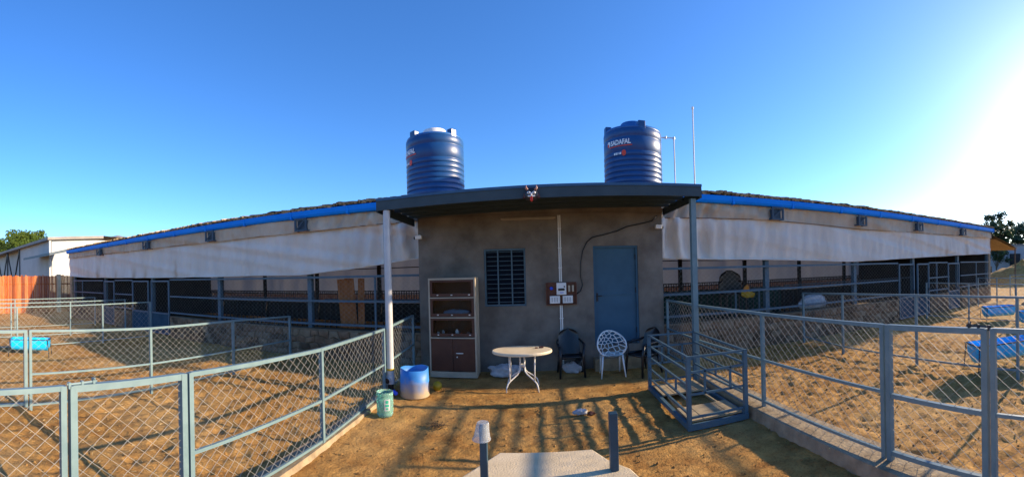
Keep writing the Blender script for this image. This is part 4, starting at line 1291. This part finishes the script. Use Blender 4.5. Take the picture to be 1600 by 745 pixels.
# ------------------------------------------------------------------ things inside the barn front
bd = empty('leaning_boards', (-4.8, 9.4, .8), 'warm brown wooden boards leaning inside the barn fence', 'boards')
for (xa, xb, za, zb, y, dx) in ((-5.09, -4.87, .80, 2.10, 9.36, -.10), (-4.872, -4.60, .80, 2.115, 9.362, -.095), (-4.58, -4.40, .80, 2.11, 9.36, 0.02)):
    MB().add([(xa, y, za), (xb, y, za), (xb + dx, y + .0, zb), (xa + dx, y + .0, zb), (xa, y + .022, za), (xb, y + .022, za), (xb + dx, y + .022, zb), (xa + dx, y + .022, zb)],
             [(0, 1, 2, 3), (7, 6, 5, 4), (0, 4, 5, 1), (1, 5, 6, 2), (2, 6, 7, 3), (3, 7, 4, 0)]).build('board', 'wood_board', bd)
def inner_chair():
    root = empty('black_chair_back', (5.35, 10.2, 0), 'black high backed chair with rounded top inside the barn', 'chair')
    def back(u, v, off=0):
        t = (u - .5) * 2
        w = .36 * (1 if v < .55 else math.sqrt(max(0.0, 1 - ((v - .55) / .455) ** 2)) * .25 + .75 if v < .98 else .5)
        return (5.35 + t * w, 10.2 + off - .06 * t * t, 1.45 + .62 * v - (.12 * abs(t) ** 3 if v > .5 else 0))
    MB().grid(back, 18, 14).grid(lambda u, v: back(1 - u, v, .05), 18, 14).build('backrest', 'black_plastic', root, smooth=True)
    MB().ext(5.02, 5.68, 9.75, 10.2, 1.38, 1.46).build('seat', 'black_plastic', root, bevel=.02)
    for sx in (-1, 1):
        for y in (9.8, 10.2):
            MB().tube([(5.35 + sx * .3, y, 1.4), (5.35 + sx * .32, y, 0)], .025, 8).build('leg', 'black_plastic', root)
inner_chair()
o = lump((5.60, 9.58, 1.38), (.17, .05, .10), 81, .5, flat=False).build('yellow_cloth', 'yellow', smooth=True)
o2 = lump((5.56, 9.58, 1.53), (.08, .04, .11), 82, .5, flat=False)
o2.build('orange_patch', 'orange', o, smooth=True)
tag(o, 'yellow and orange cloth hung on the railing below the black chair', 'cloth')
b = MB().beam((5.2, 9.62, 1.50), (6.0, 9.62, 1.50), .04, .04).beam((5.22, 9.62, 0), (5.22, 9.62, 1.5), .04, .04).beam((5.98, 9.62, 0), (5.98, 9.62, 1.5), .04, .04)
tag(b.build('hanging_rail', 'blue_dark'), 'short dark blue rail inside the barn carrying the yellow cloth', 'rail')
o = lump((7.9, 9.52, .98), (.48, .16, .26), 91, .28).build('feed_sack', 'sack', smooth=True)
tag(o, 'white feed sack lying on top of the right stone wall', 'sack')
o = MB().ext(7.35, 8.45, 9.46, 9.95, 0, .84).build('feed_ledge', 'mortar')
tag(o, 'masonry ledge behind the right stone wall under the white sack', 'ledge')

# ------------------------------------------------------------------ beyond the barn, left
pal = empty('timber_palisade', (-26, 8, 0), 'orange timber palisade of upright poles left of the barn', 'fence')
b, y = MB(), 1.0
bb = [MB(), MB(), MB()]
while y < 12.5:
    w = rnd.uniform(.07, .13)
    z = 2.52 + rnd.uniform(-.05, .05)
    rnd.choice(bb).add([(-26 + rnd.uniform(-.03, .03), y, 0), (-25.95, y + w / 2, 0), (-26, y + w, 0), (-26.0, y, z), (-25.95, y + w / 2, z), (-26, y + w, z)], [(0, 1, 4, 3), (1, 2, 5, 4), (3, 4, 5)])
    y += w + .012
M['timber_b'] = mat('palisade_timber_dark', (0.20, 0.045, 0.013), (0.32, 0.09, 0.026), 0.85, scale=5, stretch=(3, 3, 0.35))
M['timber_c'] = mat('palisade_timber_pale', (0.42, 0.14, 0.04), (0.52, 0.22, 0.08), 0.8, scale=5, stretch=(3, 3, 0.35))
for k, m in enumerate(('timber', 'timber_b', 'timber_c')):
    bb[k].build('poles', m, pal, kind='stuff')
for z in (.6, 1.9):
    MB().ext(-26.09, -26.04, 1, 12.5, z, z + .08).build('rail', 'timber_b', pal)
for y in (9.7, 5.2):
    MB().ext(-25.94, -25.72, y, y + .26, 0, 2.6).build('pillar', 'concrete', pal)

sh = empty('metal_shed', (-40, 12, 0), 'white metal sheet shed with dark trusses beyond the palisade', 'shed')
SY, SX = 12.0, -33.3
def sheet(xa, xb, y, z0, z1, n):
    return MB().grid(lambda u, v: (xa + (xb - xa) * u, y + (.03 if int(u * n) % 4 == 0 else 0), z0 + (z1 - z0) * v), n, 1)
sheet(-43.9, SX, SY, 0, 5.85, 120).build('front_wall', 'sheet_white', sh)
MB().ext(-75, -43.95, SY + .9, SY + 1, 0, 6.1).build('inner_wall', 'sheet_white', sh)
MB().ext(SX, SX + .1, SY + .02, SY + 9, 0, 5.9).build('end_wall', 'sheet_white', sh)
MB().add([(-80, SY - .5, 6.0), (SX + .5, SY - .5, 6.0), (SX + .5, SY + 5, 6.3), (-80, SY + 5, 6.3), (-80, SY - .5, 5.75), (SX + .5, SY - .5, 5.75), (SX + .5, SY + 5, 6.05), (-80, SY + 5, 6.05), (SX + .5, SY + 10, 6.0), (-80, SY + 10, 6.0)],
         [(0, 1, 2, 3), (4, 7, 6, 5), (0, 4, 5, 1), (1, 5, 6, 2), (3, 2, 8, 9)]).build('roof', 'sheet_grey', sh)
for k in range(3):
    x = -62 + k * 6.0
    b = MB().beam((x, SY, 5.7), (x + 3.0, SY, 1.5), .15, .15).beam((x + 3.0, SY, 1.5), (x + 5.9, SY, 5.7), .15, .15)
    b.beam((x + 6.0, SY, 0), (x + 6.0, SY, 5.8), .16, .16)
    b.build('truss', 'black_steel', sh)
MB().ext(SX + .1, SX + .28, SY - .3, SY - .1, 0, 5.8).build('corner_post', 'sheet_white', sh)
MB().add([(SX - 3.5, SY - 1.6, 4.35), (SX + 4, SY - 1.6, 4.35), (SX + 4, SY + .3, 4.75), (SX - 3.5, SY + .3, 4.75), (SX - 3.5, SY - 1.6, 4.15), (SX + 4, SY - 1.6, 4.15), (SX + 4, SY + .3, 4.55), (SX - 3.5, SY + .3, 4.55)],
         [(0, 1, 2, 3), (7, 6, 5, 4), (0, 4, 5, 1), (1, 5, 6, 2)]).build('awning', 'bracket', sh)

fs_ = empty('far_shed', (-70, 30, 0), 'distant low pitched brown roof behind the left end of the barn', 'shed')
MB().add([(-98, 27, 8.0), (-56, 29, 8.0), (-60, 34, 9.9), (-98, 34, 10.6), (-98, 41, 8.0), (-56, 41, 8.0)], [(0, 1, 2, 3), (3, 2, 5, 4), (1, 5, 2)]).build('roof', 'sheet_grey', fs_)
MB().ext(-97, -57, 29.5, 40.5, 0, 7.9).build('wall', 'sheet_white', fs_)

# ------------------------------------------------------------------ beyond the barn, right
lt_ = empty('thatched_lean_to', (22, 11, 0), 'thatched lean-to roof at the right end of the barn', 'shelter')
def lean(u, v):
    x = 20.2 + 3.4 * u
    y = 8.9 + 7 * v
    return (x, y, 3.55 - .55 * u + .05 * n1(x * 7 + y * 3, 101) + .05 * n1(y * 6, 102))
MB().grid(lean, 30, 40).build('thatch_roof', 'thatch', lt_)
MB().grid(lambda u, v: (20.2 + 3.4 * (1 - u), 8.92 + 7 * v, 3.42 - .55 * (1 - u)), 2, 2).build('underside', 'plate_wood', lt_)
for (x, y) in ((23.4, 9.0), (23.4, 12.4), (23.4, 15.8)):
    MB().tube([(x, y, 0), (x, y, 3.0)], .05, 8).build('post', 'bark', lt_)
wb = empty('white_building', (52, 19, 0), 'small distant white building with a dark window at right', 'building')
MB().ext(52, 70, 17, 30, 0, 4.3).build('wall', 'sheet_white', wb)
MB().ext(51.8, 70.2, 16.8, 30.2, 4.3, 4.5).build('roof', 'sheet_grey', wb)
MB().ext(51.93, 51.99, 19.2, 20.8, 1.6, 3.2).build('window', 'dark_wall', wb)
MB().ext(55, 57, 16.93, 16.99, 1.5, 3.0).build('window', 'dark_wall', wb)
MB().ext(53.2, 53.6, 16.93, 16.99, 1.5, 3.0).build('window_shutter', 'sheet_grey', wb)
cw = MB().ext(30, 90, 33.9, 34.1, 0, 2.4).ext(30, 30.2, 14, 33.85, 0, 2.0).build('boundary_wall', 'sheet_white')
tag(cw, 'long pale boundary wall beyond the right end of the barn', 'wall')
def heap(loc, r, h, seed, m, label, cat='heap'):
    def fn(u, v):
        a = 2 * math.pi * u
        k = v * (1 + .25 * n1(u * 6, seed))
        if u > .999: k = v * (1 + .25 * n1(0, seed))
        x, y = r * k * math.cos(a), r * .8 * k * math.sin(a)
        return (loc[0] + x, loc[1] + y, max(-.05, h * (1 - v) ** .8 * (1 + .3 * vn(x * 1.5, y * 1.5, seed)) - .03))
    o = MB().grid(fn, 36, 14).build('earth_heap', m, smooth=True)
    tag(o, label, cat)
heap((37, 13.5, 0), 5.5, 2.2, 111, 'sand', 'large pale sand heap beyond the right fences')
heap((19.3, 6.2, 0), 1.1, .55, 112, 'dung', 'low dark dung heap in the far right pen')

def tree(base, height, crown_r, seed, leafm, label, nclump=70, per=38, leaf=.28, spread=1.0):
    r = random.Random(seed)
    root = empty('leafy_tree', base, label, 'tree', 'trees beyond the farm')
    bx, by, bz = base
    tb_ = MB()
    th = height * .35
    tb_.tube([(bx, by, bz - .3), (bx + .1, by, bz + th * .5), (bx - .05, by + .1, bz + th)], [height * .035, height * .028, height * .02], 8)
    ends = []
    for k in range(9):
        a = 6.28 * k / 9 + r.uniform(-.3, .3)
        e = Vector((bx + crown_r * .7 * math.cos(a) * r.uniform(.4, 1), by + crown_r * .7 * math.sin(a) * r.uniform(.4, 1), bz + height * r.uniform(.55, .92)))
        m = Vector((bx, by, bz + th)).lerp(e, .5) + Vector((0, 0, .3))
        tb_.tube([(bx, by, bz + th * .9), m, e], [height * .014, height * .009, height * .004], 6)
        ends.append(e)
    tb_.build('trunk', 'bark', root)
    lb = MB()
    for k in range(nclump):
        if r.random() < .6:
            e = r.choice(ends)
            c = e + Vector((r.gauss(0, 1), r.gauss(0, 1), r.gauss(0, .8))) * crown_r * .24
        else:
            t, p = r.random() * 6.28, r.uniform(-.5, 1)
            c = Vector((bx + crown_r * .85 * math.cos(t) * math.sqrt(max(.05, 1 - p * p)), by + crown_r * .85 * math.sin(t) * math.sqrt(max(.05, 1 - p * p)), bz + height * .68 + height * .3 * p))
        cr = crown_r * r.uniform(.12, .24) * spread
        for i in range(per):
            d = Vector((r.gauss(0, 1), r.gauss(0, 1), r.gauss(0, .8)))
            p = c + d * cr * .6
            u = Vector((r.gauss(0, 1), r.gauss(0, 1), r.gauss(0, 1))).normalized()
            v = u.orthogonal().normalized()
            s = leaf * r.uniform(.6, 1.3)
            lb.add([p - u * s, p + v * s * .5, p + u * s, p - v * s * .5], [(0, 1, 2, 3)])
    lb.build('crown', leafm, root)
tree((-75, 22.5, 0), 11.3, 5.0, 3, 'leaf', 'rounded green tree crown above the white shed roof', 110, 60, .35)
tree((-92, 21.2, 0), 11.0, 4.2, 5, 'leaf', 'green tree at the far left edge above the shed roof', 90, 60, .35)
tree((60, 26, 0), 10.2, 3.4, 7, 'leaf_dark', 'hazy sparse tree at the right edge beyond the barn', 60, 45, .32, .8)
tree((72, 27.5, 0), 9.2, 4.5, 9, 'leaf_dark', 'lower bushy tree at the right edge behind the sparse tree', 70, 45, .32)
tree((49, 21.5, 0), 3.9, 2.0, 13, 'leaf_dark', 'small bush beside the distant white building', 40, 40, .2)
